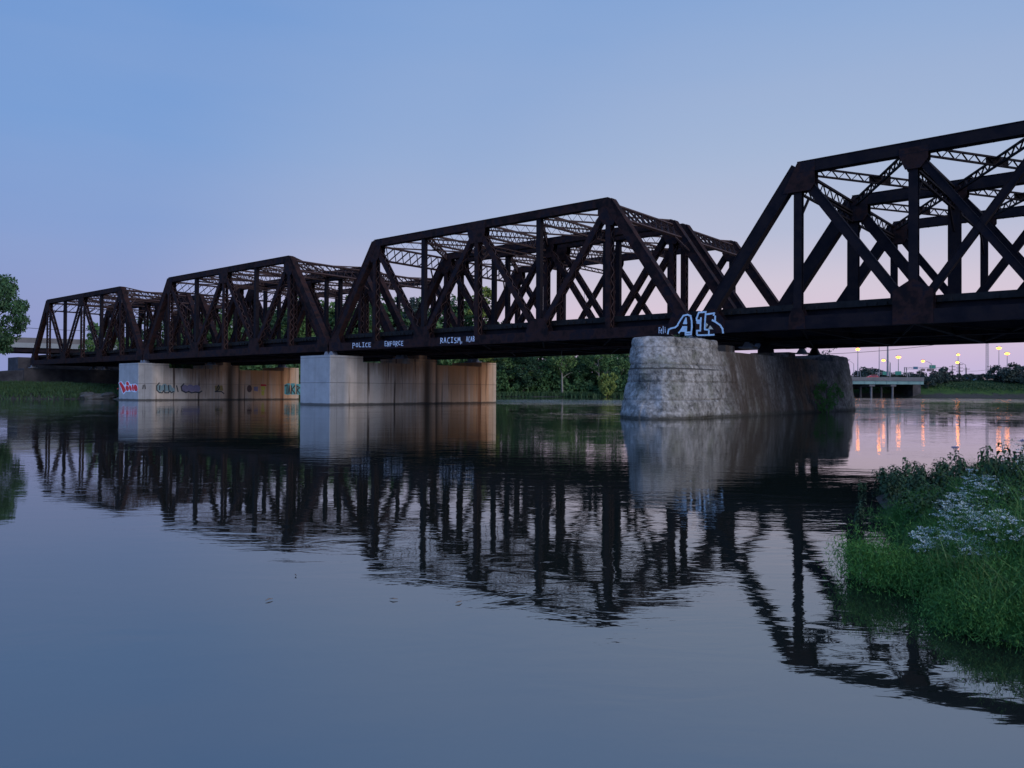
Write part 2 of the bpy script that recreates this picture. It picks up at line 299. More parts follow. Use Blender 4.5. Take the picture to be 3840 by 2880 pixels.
def fast(name, V, k, m, parent=None):                                   # V: (n, k, 3) separate faces of k corners
    V = np.asarray(V, dtype=np.float32); n = V.shape[0]
    me = bpy.data.meshes.new(name); me.vertices.add(n*k); me.vertices.foreach_set('co', V.reshape(-1))
    me.loops.add(n*k); me.loops.foreach_set('vertex_index', np.arange(n*k, dtype=np.int32))
    me.polygons.add(n); me.polygons.foreach_set('loop_start', np.arange(0, n*k, k, dtype=np.int32))
    me.polygons.foreach_set('loop_total', np.full(n, k, dtype=np.int32)); me.materials.append(m); me.update(); me.validate()
    o = bpy.data.objects.new(name, me); C.objects.link(o)
    if parent is not None: o.parent = parent
    return o
def tag(o, label=None, cat=None, group=None, kind=None):
    if label: o['label'] = label
    if cat: o['category'] = cat
    if group: o['group'] = group
    if kind: o['kind'] = kind
    return o
def empty(name, loc, rz=0, label=None, cat=None, group=None):
    o = bpy.data.objects.new(name, None); C.objects.link(o); o.location = loc; o.rotation_euler = (0, 0, rz); o.empty_display_size = .3
    return tag(o, label, cat, group)
def copy_tree(o, parent=None):
    c = o.copy(); C.objects.link(c)
    if parent is not None: c.parent = parent
    for ch in list(KIDS.get(o.name, [])) or [x for x in o.children]: copy_tree(ch, c)
    return c
KIDS = {}
# ------------------------------------------------------------------ terrain and water
POLY = [(-600,-300), (-60,-14), (-12,-2.6), (-1.5,-1.2), (1.5,-1.0), (4,0), (7,1.0), (7,2.0), (4.4,3.8), (3.2,4.6), (2.92,4.95), (3.0,5.5), (3.14,6.05), (3.36,6.5), (3.75,7.1), (4.15,7.9), (4.4,9.3), (5.3,11.8), (6.6,13.4), (9,15.5), (15,19), (30,36), (52,66),
        (110,144), (180,235), (228,297), (214,303), (175,300), (152,296), (149,309), (120,315), (98,312), (86,255), (50,218), (5,208), (-22,192), (-44,160), (-60,121), (-73,113.5), (-100,104), (-170,80), (-300,40), (-600,-60)]
PX = np.array(POLY, float)
def sdist(X, Y):
    D = np.full(X.shape, 1e9); ins = np.zeros(X.shape, bool); n = len(PX)
    for i in range(n):
        a = PX[i]; b = PX[(i+1) % n]; ab = b-a; L = ab@ab
        tt = np.clip(((X-a[0])*ab[0] + (Y-a[1])*ab[1])/L, 0, 1)
        D = np.minimum(D, np.hypot(X-a[0]-tt*ab[0], Y-a[1]-tt*ab[1]))
        c = ((a[1] > Y) != (b[1] > Y)) & (X < (b[0]-a[0])*(Y-a[1])/(b[1]-a[1]+1e-12) + a[0]); ins ^= c
    return np.where(ins, -D, D)
def height(X, Y):
    X = np.asarray(X, float); Y = np.asarray(Y, float); d = sdist(X, Y)
    far_r = 1/(1+np.exp(-(X-100)/8)) * 1/(1+np.exp(-(Y-200)/15)); left = 1/(1+np.exp((X+30)/8)) * 1/(1+np.exp(-(Y-60)/10))
    H = .28 + .5*np.clip((X-8)/20, 0, 1) + 6.3*far_r + 2.6*left; sl = .22 + .42*far_r + .08*left
    H = H + np.clip((np.abs(X-47)+np.abs(Y-29)-200)*-.0, 0, 1)
    ab = np.exp(-(((X-56)/16)**2 + ((Y-20)/16)**2)); H = H + ab*4
    up = H*(1-np.exp(-sl*np.maximum(d, 0)/H))
    wob = .05*np.sin(X*.9+Y*.5)*np.sin(Y*.7-X*.3)*np.clip(d/3, 0, 1) + .25*np.sin(X*.11+1)*np.sin(Y*.09)*np.clip(d/12, 0, 1)
    return np.where(d > 0, up*1.0 + wob - .03, -1.8*(1-np.exp(.35*np.minimum(d, 0))) - .03)
def axis(c, n, near, farr):
    k = math.asinh(farr/near); tt = np.linspace(-1, 1, n); return c + near*np.sinh(k*tt)
gx = axis(4, 320, 3.0, 2500); gy = axis(7, 320, 3.0, 2500)
GX, GY = np.meshgrid(gx, gy); GZ = height(GX, GY)
b = MB(); nX = len(gx)
b.add(np.stack([GX, GY, GZ], -1).reshape(-1, 3), [(j*nX+i, j*nX+i+1, (j+1)*nX+i+1, (j+1)*nX+i) for j in range(len(gy)-1) for i in range(nX-1)])
tag(b.build('ground', M_ground, smooth=True), kind='structure')
b = MB(); b.add([(-620,-320,0), (700,-320,0), (700,1000,0), (-620,1000,0)], [(0,1,2,3)]); tag(b.build('river_water', M_water), kind='structure')
def gz(x, y): return float(height(np.array([x]), np.array([y]))[0])
# ------------------------------------------------------------------ truss spans
PER = 54.6053*K; J0 = -25.295                                           # span length, joint over the middle concrete pier
ZB, ZT = 5.70, 16.70
NP = 6; PAN = 6.96; X0 = (PER - NP*PAN)/2
ZL, ZU = ZB+.40, ZT-.35
def LX(i): return X0 + PAN*i
def laced(mbs, mbl, P, Q, wn, wt, y, step=.55):                         # two channel webs facing the river, lacing bars between them
    P = np.array([P[0], y, P[1]], float); Q = np.array([Q[0], y, Q[1]], float); e = Q-P; L = np.linalg.norm(e); e /= L
    n = np.cross((0, 1, 0), e)
    for sg in (-1, 1):
        o = np.array([0, sg*(wt/2-.03), 0]); mbs.bar(P+o, Q+o, wn, .06)
        for sn in (-1, 1):
            o2 = np.array([0, sg*(wt/2-.085), 0]) + n*sn*(wn/2-.02); mbs.bar(P+o2, Q+o2, .04, .13)
    k = max(2, int(L/step))
    for sn in (-1, 1):
        for i in range(k):
            a = P + e*L*i/k + n*sn*(wn/2+.012) ; c = P + e*L*(i+1)/k + n*sn*(wn/2+.012)
            yo = np.array([0, wt/2-.06, 0]); (a, c) = (a-yo, c+yo) if i % 2 else (a+yo, c-yo)
            mbl.bar(a, c, .02, .07)
def solid(mb, P, Q, wn, wt, y, lip=.05, cover=False):
    P = np.array([P[0], y, P[1]], float); Q = np.array([Q[0], y, Q[1]], float); e = Q-P; L = np.linalg.norm(e); e /= L; n = np.cross((0, 1, 0), e)
    mb.bar(P, Q, wn, wt)
    if cover:
        for sn in (-1, 1):
            o = n*sn*(wn/2+.02); mb.bar(P+o, Q+o, .04, wt+2*lip)
def lattice(mb, P, Q, depth, up, w=.09, step=.6, double=False, bars=.06):
    w *= 1.25; bars *= 1.5
    P = np.array(P, float); Q = np.array(Q, float); e = Q-P; L = np.linalg.norm(e); e /= L; u = np.array(up, float); u -= e*(u@e); u /= np.linalg.norm(u)
    for sg in (-1, 1): mb.bar(P+u*sg*depth/2, Q+u*sg*depth/2, w*1.3, w, u)
    k = max(2, int(L/step))
    for i in range(k):
        for s2 in ((1, -1) if double else (1 if i % 2 else -1,)):
            mb.bar(P+e*L*i/k - u*s2*depth/2, P+e*L*(i+1)/k + u*s2*depth/2, .02, bars, u if abs(u@e) > 2 else np.cross(e, u))
def node_plate(mb, cx, cz, poly, y, wt, th=.03):
    for sg in (-1, 1):
        ya = y + sg*(wt/2+.004); yb = ya + sg*th; mb.prism([(cx+a, cz+c) for a, c in poly], min(ya, yb), max(ya, yb))
def gusset(root, name, cx, cz, poly, y, wt):
    m = MB(); node_plate(m, cx, cz, poly, y, wt); m.build('gusset_plate', M_steel, root)
def part(mb, name, m, root): return mb.build(name, m, root)
def truss_A(root, y):
    W_ = .62
    a = MB(); a.box(.10, PER-.10, y-.27, y+.27, ZB, ZB+.06); a.box(.10, PER-.10, y-.27, y+.27, ZB+.72, ZB+.78)
    for sg in (-1, 1): a.box(.10, PER-.10, y+sg*.285-.015, y+sg*.285+.015, ZB-.002, ZB+.80)
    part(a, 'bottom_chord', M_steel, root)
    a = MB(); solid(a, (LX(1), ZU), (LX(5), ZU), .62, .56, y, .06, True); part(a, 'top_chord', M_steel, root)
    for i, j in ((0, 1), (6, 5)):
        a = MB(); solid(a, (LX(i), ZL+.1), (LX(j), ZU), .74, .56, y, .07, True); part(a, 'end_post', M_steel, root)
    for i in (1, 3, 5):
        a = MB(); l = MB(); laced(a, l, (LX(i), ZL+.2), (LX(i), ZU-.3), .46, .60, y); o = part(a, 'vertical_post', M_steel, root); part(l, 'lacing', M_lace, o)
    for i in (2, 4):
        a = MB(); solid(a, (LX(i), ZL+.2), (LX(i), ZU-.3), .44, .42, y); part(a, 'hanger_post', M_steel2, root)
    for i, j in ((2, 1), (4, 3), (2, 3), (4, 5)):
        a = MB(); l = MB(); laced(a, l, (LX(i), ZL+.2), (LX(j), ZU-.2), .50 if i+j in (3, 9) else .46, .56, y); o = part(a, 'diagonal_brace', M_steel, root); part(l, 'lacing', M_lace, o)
    gusset(root, '', LX(1), ZU, [(-.9,-1.2), (-.15,.28), (.9,.28), (.95,-.9), (.45,-1.75), (-.45,-1.9)], y, .58)
    gusset(root, '', LX(5), ZU, [(.9,-1.2), (.45,-1.9), (-.45,-1.75), (-.95,-.9), (-.9,.28), (.15,.28)], y, .58)
    gusset(root, '', LX(3), ZU, [(-1.1,.28), (1.1,.28), (1.05,-.7), (.7,-1.6), (-.7,-1.6), (-1.05,-.7)], y, .58)
    for i in (2, 4): gusset(root, '', LX(i), ZL, [(-1.15,-.38), (1.15,-.38), (1.15,.6), (.75,1.5), (-.75,1.5), (-1.15,.6)], y, .60)
    gusset(root, '', LX(0), ZL, [(-.30,-.42), (1.7,-.42), (1.7,.35), (1.25,1.35), (.55,1.45), (-.30,.4)], y, .60)
    gusset(root, '', LX(6), ZL, [(.30,-.42), (.30,.4), (-.55,1.45), (-1.25,1.35), (-1.7,.35), (-1.7,-.42)], y, .60)
    for i in (0, 6):
        a = MB(); a.box(LX(i)-.6, LX(i)+.6, y-.55, y+.55, ZB-.54, ZB-.42); a.prism([(LX(i)-.40, ZB-.42), (LX(i)+.40, ZB-.42), (LX(i)+.16, ZB-.03), (LX(i)-.16, ZB-.03)], y-.30, y+.30)
        part(a, 'bearing', M_pole, root)
def deck(root, y0, y1, dz=0):
    for i in range(7):
        a = MB(); x = LX(i); a.box(x-.02, x+.02, y0+.34, y1-.34, ZB+.06, ZB+1.18); a.box(x-.18, x+.18, y0+.34, y1-.34, ZB+.02, ZB+.06); a.box(x-.18, x+.18, y0+.34, y1-.34, ZB+1.18, ZB+1.22)
        part(a, 'floor_beam', M_steel2, root)
    mid = (y0+y1)/2; q = (y1-y0)/4
    for yy in (y0+.95, mid-.9, mid+.9, y1-.95):
        a = MB(); a.box(.25, PER-.25, yy-.03, yy+.03, ZB+.34, ZB+1.30); a.box(.25, PER-.25, yy-.15, yy+.15, ZB+1.30, ZB+1.33); a.box(.25, PER-.25, yy-.15, yy+.15, ZB+.31, ZB+.34)
        part(a, 'stringer', M_steel2, root)
    a = MB()
    for i in range(6):
        a.bar((LX(i), y0+.4, ZB+.16), (LX(i+1), y1-.4, ZB+.16), .12, .10, (0, 0, 1)); a.bar((LX(i), y1-.4, ZB+.14), (LX(i+1), y0+.4, ZB+.14), .12, .10, (0, 0, 1))
    part(a, 'bottom_lateral_bracing', M_steel2, root)
    tie = MB().box(-.11, .11, y0+.62, y1-.62, ZB+1.335, ZB+1.56); first = None; n = 70
    for i in range(n):
        x = .5 + (PER-1.0)*i/(n-1)
        if first is None: first = o = part(tie, 'timber_tie', M_tie, root)
        else: o = first.copy(); C.objects.link(o)
        o.location = (x, random.uniform(-.10, .10), random.uniform(-.004, .004))
    for yy in (y0+.80, y1-.80):
        a = MB(); a.box(.1, PER-.1, yy-.11, yy+.11, ZB+1.34, ZB+1.76); part(a, 'guard_timber', M_tie, root)
    for yy in (mid-q-.72, mid-q+.72, mid+q-.72, mid+q+.72):
        a = MB(); a.box(.1, PER-.1, yy-.035, yy+.035, ZB+1.585, ZB+1.72); a.box(.1, PER-.1, yy-.07, yy+.07, ZB+1.577, ZB+1.587); part(a, 'rail', M_steel, root)
def top_A(root, y0, y1):
    up = (0, 0, 1)
    for i in range(2, 5):
        a = MB(); lattice(a, (LX(i), y0+.3, ZU-.30), (LX(i), y1-.3, ZU-.30), .85 if i != 3 else 1.1, up, .13, .6, True)
        if i == 3:
            lattice(a, (LX(i), y0+.3, ZU-1.75), (LX(i), y1-.3, ZU-1.75), .34, up, .09, .6)
            for s0, s1 in ((y0+.3, y0+1.9), (y1-.3, y1-1.9)): a.bar((LX(i), s0, ZU-3.2), (LX(i), s1, ZU-1.9), .08, .12)
        part(a, 'top_strut', M_lace, root)
    for i in range(1, 5):
        for q in (0, 1):
            a = MB(); ya, yb = (y0+.3, y1-.3) if q else (y1-.3, y0+.3)
            lattice(a, (LX(i)+.2, ya, ZU-.02-.02*q), (LX(i+1)-.2, yb, ZU-.02-.02*q), .66, up, .10, .5)
            part(a, 'top_lateral_brace', M_lace, root)
        a = MB(); a.box(LX(i)+PAN/2-.35, LX(i)+PAN/2+.35, (y0+y1)/2-.35, (y0+y1)/2+.35, ZU-.28, ZU-.26); part(a, 'lateral_plate', M_steel2, root)
    for i, j in ((0, 1), (6, 5)):                                       # portal frame in the plane of the end posts
        A_ = np.array([LX(i), 0, ZL]); B_ = np.array([LX(j), 0, ZU]); e = (B_-A_); L = np.linalg.norm(e); e /= L
        a = MB(); off = .95
        P = B_ - e*off; lattice(a, P+[0, y0+.3, 0], P+[0, y1-.3, 0], 1.5, e, .13, .95, True, .11)
        for s0, s1 in ((y0+.3, y0+1.5), (y1-.3, y1-1.5)):
            q0 = B_ - e*3.2 + [0, s0, 0]; q1 = B_ - e*1.8 + [0, s1, 0]; a.bar(q0, q1, .10, .14)
        part(a, 'portal_strut', M_lace, root)
def make_span_A(label):
    root = empty('truss_span', (0, 0, 0), 0, label, 'bridge span', 'rusty truss spans of the railway bridge')
    truss_A(root, 0); truss_A(root, WA); deck(root, 0, WA); top_A(root, 0, WA); return root
WA = 10.1
def place(o, s, t): o.location = wst(s, t); o.rotation_euler = (0, 0, RZ)
def clone(root, label):
    c = root.copy(); C.objects.link(c); c['label'] = label
    for ch in list(root.children):
        if ch.name.startswith('graffiti'): continue
        d = ch.copy(); C.objects.link(d); d.parent = c
        for gch in list(ch.children):
            e = gch.copy(); C.objects.link(e); e.parent = d
    return c
def fix_tie_parents(root):
    pass
spanA = make_span_A('rusty laced truss span carrying the white graffiti words, left of the old stone pier')
bpy.context.view_layer.update()
place(spanA, J0, 0)
spans = {(0, 0): spanA}
LAB = {(-1, 0): 'rusty truss span on the near side between the two concrete piers', (-2, 0): 'farthest rusty truss span on the near side, reaching the left bank abutment',
       (0, 1): 'parallel truss span standing right behind the graffitied span', (-1, 1): 'parallel truss span behind the one between the two concrete piers', (-2, 1): 'parallel truss span behind the farthest one at the left bank'}
for (i, q), lb in LAB.items():
    o = clone(spanA, lb); place(o, J0+PER*i, 12.3*q); spans[(i, q)] = o
# near span: heavy riveted members, three trusses
def truss_B(root, y, kx=1.0):
    a = MB(); a.box(.10, PER-.10, y-.28*kx, y+.28*kx, ZB, ZB+.05); a.box(.10, PER-.10, y-.28*kx, y+.28*kx, ZB+.77, ZB+.82)
    for sg in (-1, 1): a.box(.10, PER-.10, y+sg*.295*kx-.015, y+sg*.295*kx+.015, ZB-.002, ZB+.86)
    part(a, 'bottom_chord', M_steel2, root)
    a = MB(); solid(a, (LX(1), ZU), (LX(5), ZU), .68*(kx*.5+.5), .60*kx, y, .05, True)
    for i in range(1, 5):
        for k in range(9): a.box(LX(i)+.6+k*.7, LX(i)+.66+k*.7, y-.2, y+.2, ZU-.43, ZU-.36)
    part(a, 'top_chord', M_steel2, root)
    for i, j in ((0, 1), (6, 5)):
        a = MB(); solid(a, (LX(i), ZL+.1), (LX(j), ZU), .78*kx, .58*kx, y, .05, True); part(a, 'end_post', M_steel2, root)
    for i in range(1, 6):
        a = MB(); w = .52*kx*kx; solid(a, (LX(i), ZL+.2), (LX(i), ZU-.3), .06, .40, y)
        for sg in (-1, 1): a.bar((LX(i), y+sg*.20, ZL+.2), (LX(i), y+sg*.20, ZU-.3), w, .03)
        part(a, 'vertical_post', M_steel2, root)
    for i, j, w in ((2, 1, .52), (2, 3, .36), (3, 2, .36), (3, 4, .36), (4, 3, .36), (4, 5, .52)):
        a = MB(); solid(a, (LX(i), ZL+.2), (LX(j), ZU-.2), w*kx, .34, y+(.0 if i > j else .02), .04, True); part(a, 'diagonal_brace', M_steel2, root)
    gusset(root, '', LX(1), ZU, [(-.95,-1.6), (.0,.30), (1.15,.30), (1.15,-1.2), (.85,-1.6)], y, .62*kx)
    gusset(root, '', LX(5), ZU, [(.95,-1.6), (-.85,-1.6), (-1.15,-1.2), (-1.15,.30), (.0,.30)], y, .62*kx)
    for i in (2, 3, 4): gusset(root, '', LX(i), ZU, [(-.75,.0), (.85,.0), (.85,-.75), (.42,-1.3), (-.42,-1.3), (-.75,-.45)], y, .62*kx)
    for i in (2, 3, 4): gusset(root, '', LX(i), ZL, [(-1.12,-.40), (1.12,-.40), (1.12,1.65), (0,2.35), (-1.12,1.65)], y, .64*kx)
    for i in (1, 5): gusset(root, '', LX(i), ZL, [(-.55,-.40), (.55,-.40), (.5,.5), (.3,1.0), (-.3,1.0), (-.5,.5)], y, .64*kx)
    gusset(root, '', LX(0), ZL, [(-.30,-.42), (1.9,-.42), (1.9,.45), (1.25,1.3), (.4,1.3), (-.30,.7)], y, .64*kx)
    gusset(root, '', LX(6), ZL, [(.30,-.42), (.30,.8), (-.4,1.5), (-1.35,1.5), (-2.3,.5), (-2.3,-.42)], y, .64*kx)
    for i in (0, 6):
        a = MB(); a.box(LX(i)-.45, LX(i)+.45, y-.45, y+.45, ZB-.60, ZB-.50); a.prism([(LX(i)-.42, ZB-.50), (LX(i)+.42, ZB-.50), (LX(i)+.2, ZB-.03), (LX(i)-.2, ZB-.03)], y-.32, y+.32)
        a.box(LX(i)-.5, LX(i)+.5, y-.5, y+.5, ZB-.9, ZB-.605); part(a, 'bearing', M_steel2, root)
def top_B(root, y0, y1):
    up = (0, 0, 1)
    for i in range(1, 6):
        a = MB(); lattice(a, (LX(i), y0+.32, ZU-.45), (LX(i), y1-.32, ZU-.45), .80, up, .12, .7)
        lattice(a, (LX(i), y0+.32, ZU-1.35), (LX(i), y1-.32, ZU-1.35), .5, up, .10, .7)
        for s0, s1 in ((y0+.32, y0+1.9), (y1-.32, y1-1.9)): a.bar((LX(i), s0, ZU-3.2), (LX(i), s1, ZU-1.6), .12, .16)
        part(a, 'top_strut', M_steel2, root)
    for i in range(1, 5):
        for q in (0, 1):
            a = MB(); ya, yb = (y0+.32, y1-.32) if q else (y1-.32, y0+.32)
            lattice(a, (LX(i)+.3, ya, ZU-.10-.02*q), (LX(i+1)-.3, yb, ZU-.10-.02*q), .50, up, .09, .55, False, .07)
            part(a, 'top_lateral_brace', M_steel2, root)
        a = MB(); xm, ym = LX(i)+PAN/2, (y0+y1)/2
        for sx, sy in ((1, 1), (-1, -1)): a.bar((xm-.5*sx, ym-.5*sy*1.4, ZU-.10), (xm+.5*sx, ym+.5*sy*1.4, ZU-.10), .06, .62, up)
        part(a, 'lateral_plate', M_steel2, root)
nearB = empty('truss_span', (0, 0, 0), 0, 'nearest truss span with heavy solid members and big gusset plates, at the right edge', 'bridge span', 'rusty truss spans of the railway bridge')
WB = 11.7
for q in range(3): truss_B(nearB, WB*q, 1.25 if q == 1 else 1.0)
for q in range(2): top_B(nearB, WB*q, WB*(q+1))
deck(nearB, 0, 2*WB)
place(nearB, J0+PER, 0)
# ------------------------------------------------------------------ writing and paint marks
def strokes(lst, fn, w, depth, m, parent, name='graffiti', label=None):
    """polylines in photograph pixels laid on a real face; fn maps a pixel to that face's local (a, b); depth(a, b, d) -> local xyz"""
    a = MB(); e = 0
    for pl in lst:
        P = [fn(*q) for q in pl]
        for (p0, p1) in zip(P[:-1], P[1:]):
            d = np.array(p1)-np.array(p0); L = np.hypot(*d)
            if L < 1e-5: continue
            d = d/L; n = np.array([-d[1], d[0]])*w/2; p0_ = np.array(p0)-d*w*.4; p1_ = np.array(p1)+d*w*.4
            c = [p0_-n, p1_-n, p1_+n, p0_+n]; e = (e+1) % 5
            a.hexa([depth(x, y, 0) for x, y in c] + [depth(x, y, .006+.0012*e) for x, y in c])
    o = a.build(name, m, parent)
    if label: o['label'] = label
    return o
def fills(polys, fn, depth, m, parent, th=.006, name='graffiti', label=None):
    for e, pl in enumerate(polys):
        a = MB(); P = [fn(*q) for q in pl]; k = len(P); th += .0011
        a.add([depth(x, y, 0) for x, y in P] + [depth(x, y, th) for x, y in P], [tuple(range(k)), tuple(range(2*k-1, k-1, -1))] + [(i, (i+1) % k, (i+1) % k+k, i+k) for i in range(k)])
        o = a.build(name, m, parent)
        if label: o['label'] = label
    return o
GL = {'P': [[(0,1.15),(0,0)],[(0,0),(.6,.05),(.65,.4),(.05,.55)]], 'O': [[(.35,0),(.05,.35),(.05,.75),(.35,1),(.65,.75),(.65,.3),(.35,0)]], 'L': [[(.05,0),(.05,1),(.65,1)]],
      'I': [[(.1,0),(.6,0)],[(.35,0),(.35,1)],[(.05,1),(.65,1)]], 'C': [[(.65,.05),(.2,.1),(.05,.5),(.2,.95),(.65,.95)]], 'E': [[(.65,0),(.05,.02),(.05,1),(.7,1)],[(.05,.5),(.55,.48)]],
      'N': [[(.05,1),(.08,0),(.55,.95),(.65,0)]], 'F': [[(.05,1),(.05,0),(.65,0)],[(.05,.5),(.5,.48)]], 'R': [[(.02,1.15),(.05,0)],[(.05,0),(.6,.1),(.55,.4),(.08,.55),(.7,1)]],
      'A': [[(0,1),(.32,0),(.65,1)],[(.12,.65),(.52,.62)]], 'S': [[(.62,.05),(.15,.1),(.1,.4),(.6,.6),(.55,.95),(.05,.98)]], 'M': [[(0,1),(.12,0),(.4,.6),(.65,0),(.85,1.25)]],
      ',': [[(.15,.9),(.2,1.2)]], 'B': [[(.05,0),(.05,1)],[(.05,0),(.55,.12),(.5,.4),(.05,.5),(.6,.65),(.55,.95),(.05,1)]], 'e': [[(.05,.6),(.55,.5),(.35,.25),(.05,.5),(.1,.9),(.55,.98)]],
      'l': [[(.2,-.1),(.3,1)]], 'i': [[(.2,.3),(.3,1)],[(.2,.05),(.22,.12)]]}
def word(txt, x0, x1, y0, y1, slope=0):                                 # letters in pixels between x0 and x1
    out = []; n = len(txt); cw = (x1-x0)/n; r5 = random.Random(txt)
    for k, ch in enumerate(txt):
        jy, js = r5.uniform(-1.2, 1.2), r5.uniform(.9, 1.12)
        for pl in GL[ch]: out.append([(x0+cw*(k+px*.98), jy+y0+(y1-y0)*py*js + slope*(cw*k) + px*r5.uniform(-1, 1)) for px, py in pl])
    return out
def chord_fn(t, s0):
    def f(x, y): s, z = on_t(x, y, t); return (s-s0, z)
    return f
fA = chord_fn(-.30, J0); dep = lambda x, z, d: (x, -.302-d, z)
L_ = word('POLICE', 1323, 1394, 1287, 1303, -.04); strokes(L_, fA, .058, dep, M_paint, spanA, label='white sprayed word POLICE')
strokes(word('ENFORCE', 1443, 1515, 1281, 1297, -.04), fA, .058, dep, M_paint, spanA, label='white sprayed word ENFORCE')
strokes(word('RACISM,', 1652, 1742, 1268, 1287, -.04), fA, .062, dep, M_paint, spanA, label='white sprayed word RACISM')
strokes(word('ACAB', 1749, 1782, 1263, 1282, -.06), fA, .050, dep, M_paint, spanA, label='white sprayed word ACAB')
strokes(word('Feli', 2471, 2500, 1227, 1249, .0), fA, .045, dep, M_paint, spanA, label='small white sprayed letters Feli')
zz = lambda P: [[(2440+x*.1537, 1120+y*.1537) for x, y in pl] for pl in P]
fA2 = chord_fn(-.345, J0); dep2 = lambda x, z, d: (x, -.345-d, z)
strokes(zz([[(420,850),(440,750),(500,725),(600,700),(660,650)],[(665,625),(740,500),(800,415),(900,392),(975,420),(1000,540),(1005,700),(985,870),(850,880),(850,830),(970,820)],
            [(860,480),(810,600),(870,600),(860,480)],[(730,785),(790,690),(870,690),(865,790),(730,785)],[(690,830),(730,785)]]), fA2, .12, dep2, M_paint2, spanA, label='big pale blue outlined letter A')
fills(zz([[(855,490),(815,595),(868,595)],[(745,775),(795,700),(862,700),(858,780)]]), fA2, dep2, M_paint2, spanA, .004)
fB = chord_fn(-.355, J0+PER); dep3 = lambda x, z, d: (x, -.355-d, z)
strokes(zz([[(1175,335),(1345,322),(1330,500),(1320,750),(1400,760)],[(1175,335),(1120,480),(1125,530),(1220,530)],[(1225,470),(1210,780),(1128,780),(1130,870)],
            [(1360,380),(1550,355),(1540,400)],[(1575,430),(1572,560),(1510,525)],[(1510,530),(1600,580),(1700,650),(1755,740),(1765,830)],[(1420,770),(1420,890)],[(1140,890),(1330,890),(1540,880)]]),
        fB, .12, dep3, M_paint2, nearB, label='big pale blue outlined figures 1 and 3')
fills(zz([[(1120,550),(1215,545),(1210,620),(1120,610)]]), fB, dep3, M_paint2, nearB, .004)
fills(zz([[(1400,740),(1450,650),(1530,750)],[(1350,590),(1400,630),(1360,700)]]), fB, dep3, M_cream, nearB, .004)
b = MB(); b.prism([(17.05, 5.02), (18.15, 5.02), (17.95, 5.45), (17.25, 5.45)], -1.0, -.62)
# ------------------------------------------------------------------ piers
def box_pier(name, s, label, xl=0, xr=0):
    root = empty(name, wst(s, 0), RZ, label, 'bridge pier', 'bridge piers standing in the river')
    hw = 2.75; y0, y1 = -2.15, 23.8
    a = MB(); bv = .06
    def cham(x0, x1, ya, yb, za, zb):                                   # block with chamfered vertical edges
        x0 -= xl; x1 += xr
        P = [(x0+bv, ya), (x1-bv, ya), (x1, ya+bv), (x1, yb-bv), (x1-bv, yb), (x0+bv, yb), (x0, yb-bv), (x0, ya+bv)]; k = 8
        a.add([(x, y, za) for x, y in P] + [(x, y, zb) for x, y in P], [tuple(range(k))[::-1], tuple(range(k, 2*k))] + [(i, (i+1) % k, (i+1) % k+k, i+k) for i in range(k)])
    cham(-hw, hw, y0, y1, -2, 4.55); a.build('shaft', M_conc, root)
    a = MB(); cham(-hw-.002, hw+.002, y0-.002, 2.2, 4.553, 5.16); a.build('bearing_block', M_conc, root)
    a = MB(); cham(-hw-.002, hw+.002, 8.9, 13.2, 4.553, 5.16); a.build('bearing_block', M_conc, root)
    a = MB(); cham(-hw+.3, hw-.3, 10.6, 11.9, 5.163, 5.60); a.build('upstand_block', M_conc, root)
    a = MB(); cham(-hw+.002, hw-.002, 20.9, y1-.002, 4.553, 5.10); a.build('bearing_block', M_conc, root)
    return root
pier1 = box_pier('concrete_pier', J0-PER, 'farther concrete pier with graffiti along its water side, left of the other', .5, 0)
pier2 = box_pier('concrete_pier', J0, 'clean edged concrete pier in mid river with orange rust stains', -.35, 0)
# graffiti on the farther concrete pier
sP1 = J0-PER
def f_end(x, y): s, z = on_t(x, y, -2.16); return (s-sP1, z)
d_end = lambda x, z, d: (x, -2.153-d, z)
def f_side(x, y): t, z = on_s(x, y, sP1+2.76); return (t, z)
d_side = lambda t, z, d: (2.752+d, t, z)
rr = lambda P: [(400+x*.3617, 1360+y*.3617) for x, y in P]
def ell(cx, cy, rx, ry, rot=0, k=18):
    c, s = math.cos(rot), math.sin(rot); return [(cx + rx*math.cos(q)*c - ry*math.sin(q)*s, cy + rx*math.cos(q)*s + ry*math.sin(q)*c) for q in [2*math.pi*i/k for i in range(k)]]
dn = lambda P: [(x, y-110.6) for x, y in P]
fills([rr(dn([(122,320),(134,308),(152,304),(166,318),(176,335),(190,345),(197,312),(212,300),(228,306),(240,328),(252,332),(272,330),(296,326),(316,342),(324,372),(318,404),(300,418),(276,414),(258,404),(240,412),(214,410),(196,416),(174,440),(160,418),(148,380),(134,350)]))], f_end, d_end, M_paint, pier1, .006, label='white outline of the red graffiti')
red = [dn([(129,322),(138,314),(150,312),(168,338),(186,366),(200,398),(188,412),(174,428),(166,412),(154,376),(138,344)]), dn(ell(214,376,17,29,-.2)), dn([(200,318),(212,306),(224,312),(233,332),(228,348),(206,344)]), dn(ell(246,374,13,31,-.25)), dn([(262,338),(276,336),(280,372),(284,404),(268,402),(262,370)]), dn(ell(301,372,19,36,-.2)), dn(ell(116,381,7,5))]
fills([rr(p) for p in red], f_end, d_end, M_red, pier1, .014, label='red bubble letter graffiti')
fills([rr(ell(548,268,30,42)), rr(ell(600,262,34,44)), rr(ell(650,268,30,40)), rr(ell(690,285,18,26))], f_side, d_side, M_teal2, pier1, .004, label='faded teal bubble letters')
strokes([rr(q) for q in ([(545,210),(518,240),(520,285),(545,310),(575,312),(590,290),(605,312),(640,312),(655,295),(670,312),(695,300)], [(550,240),(548,280)], [(600,235),(602,285)], [(640,235),(645,285)])], f_side, .16, lambda t, z, d: (2.758+d, t, z), M_black, pier1)
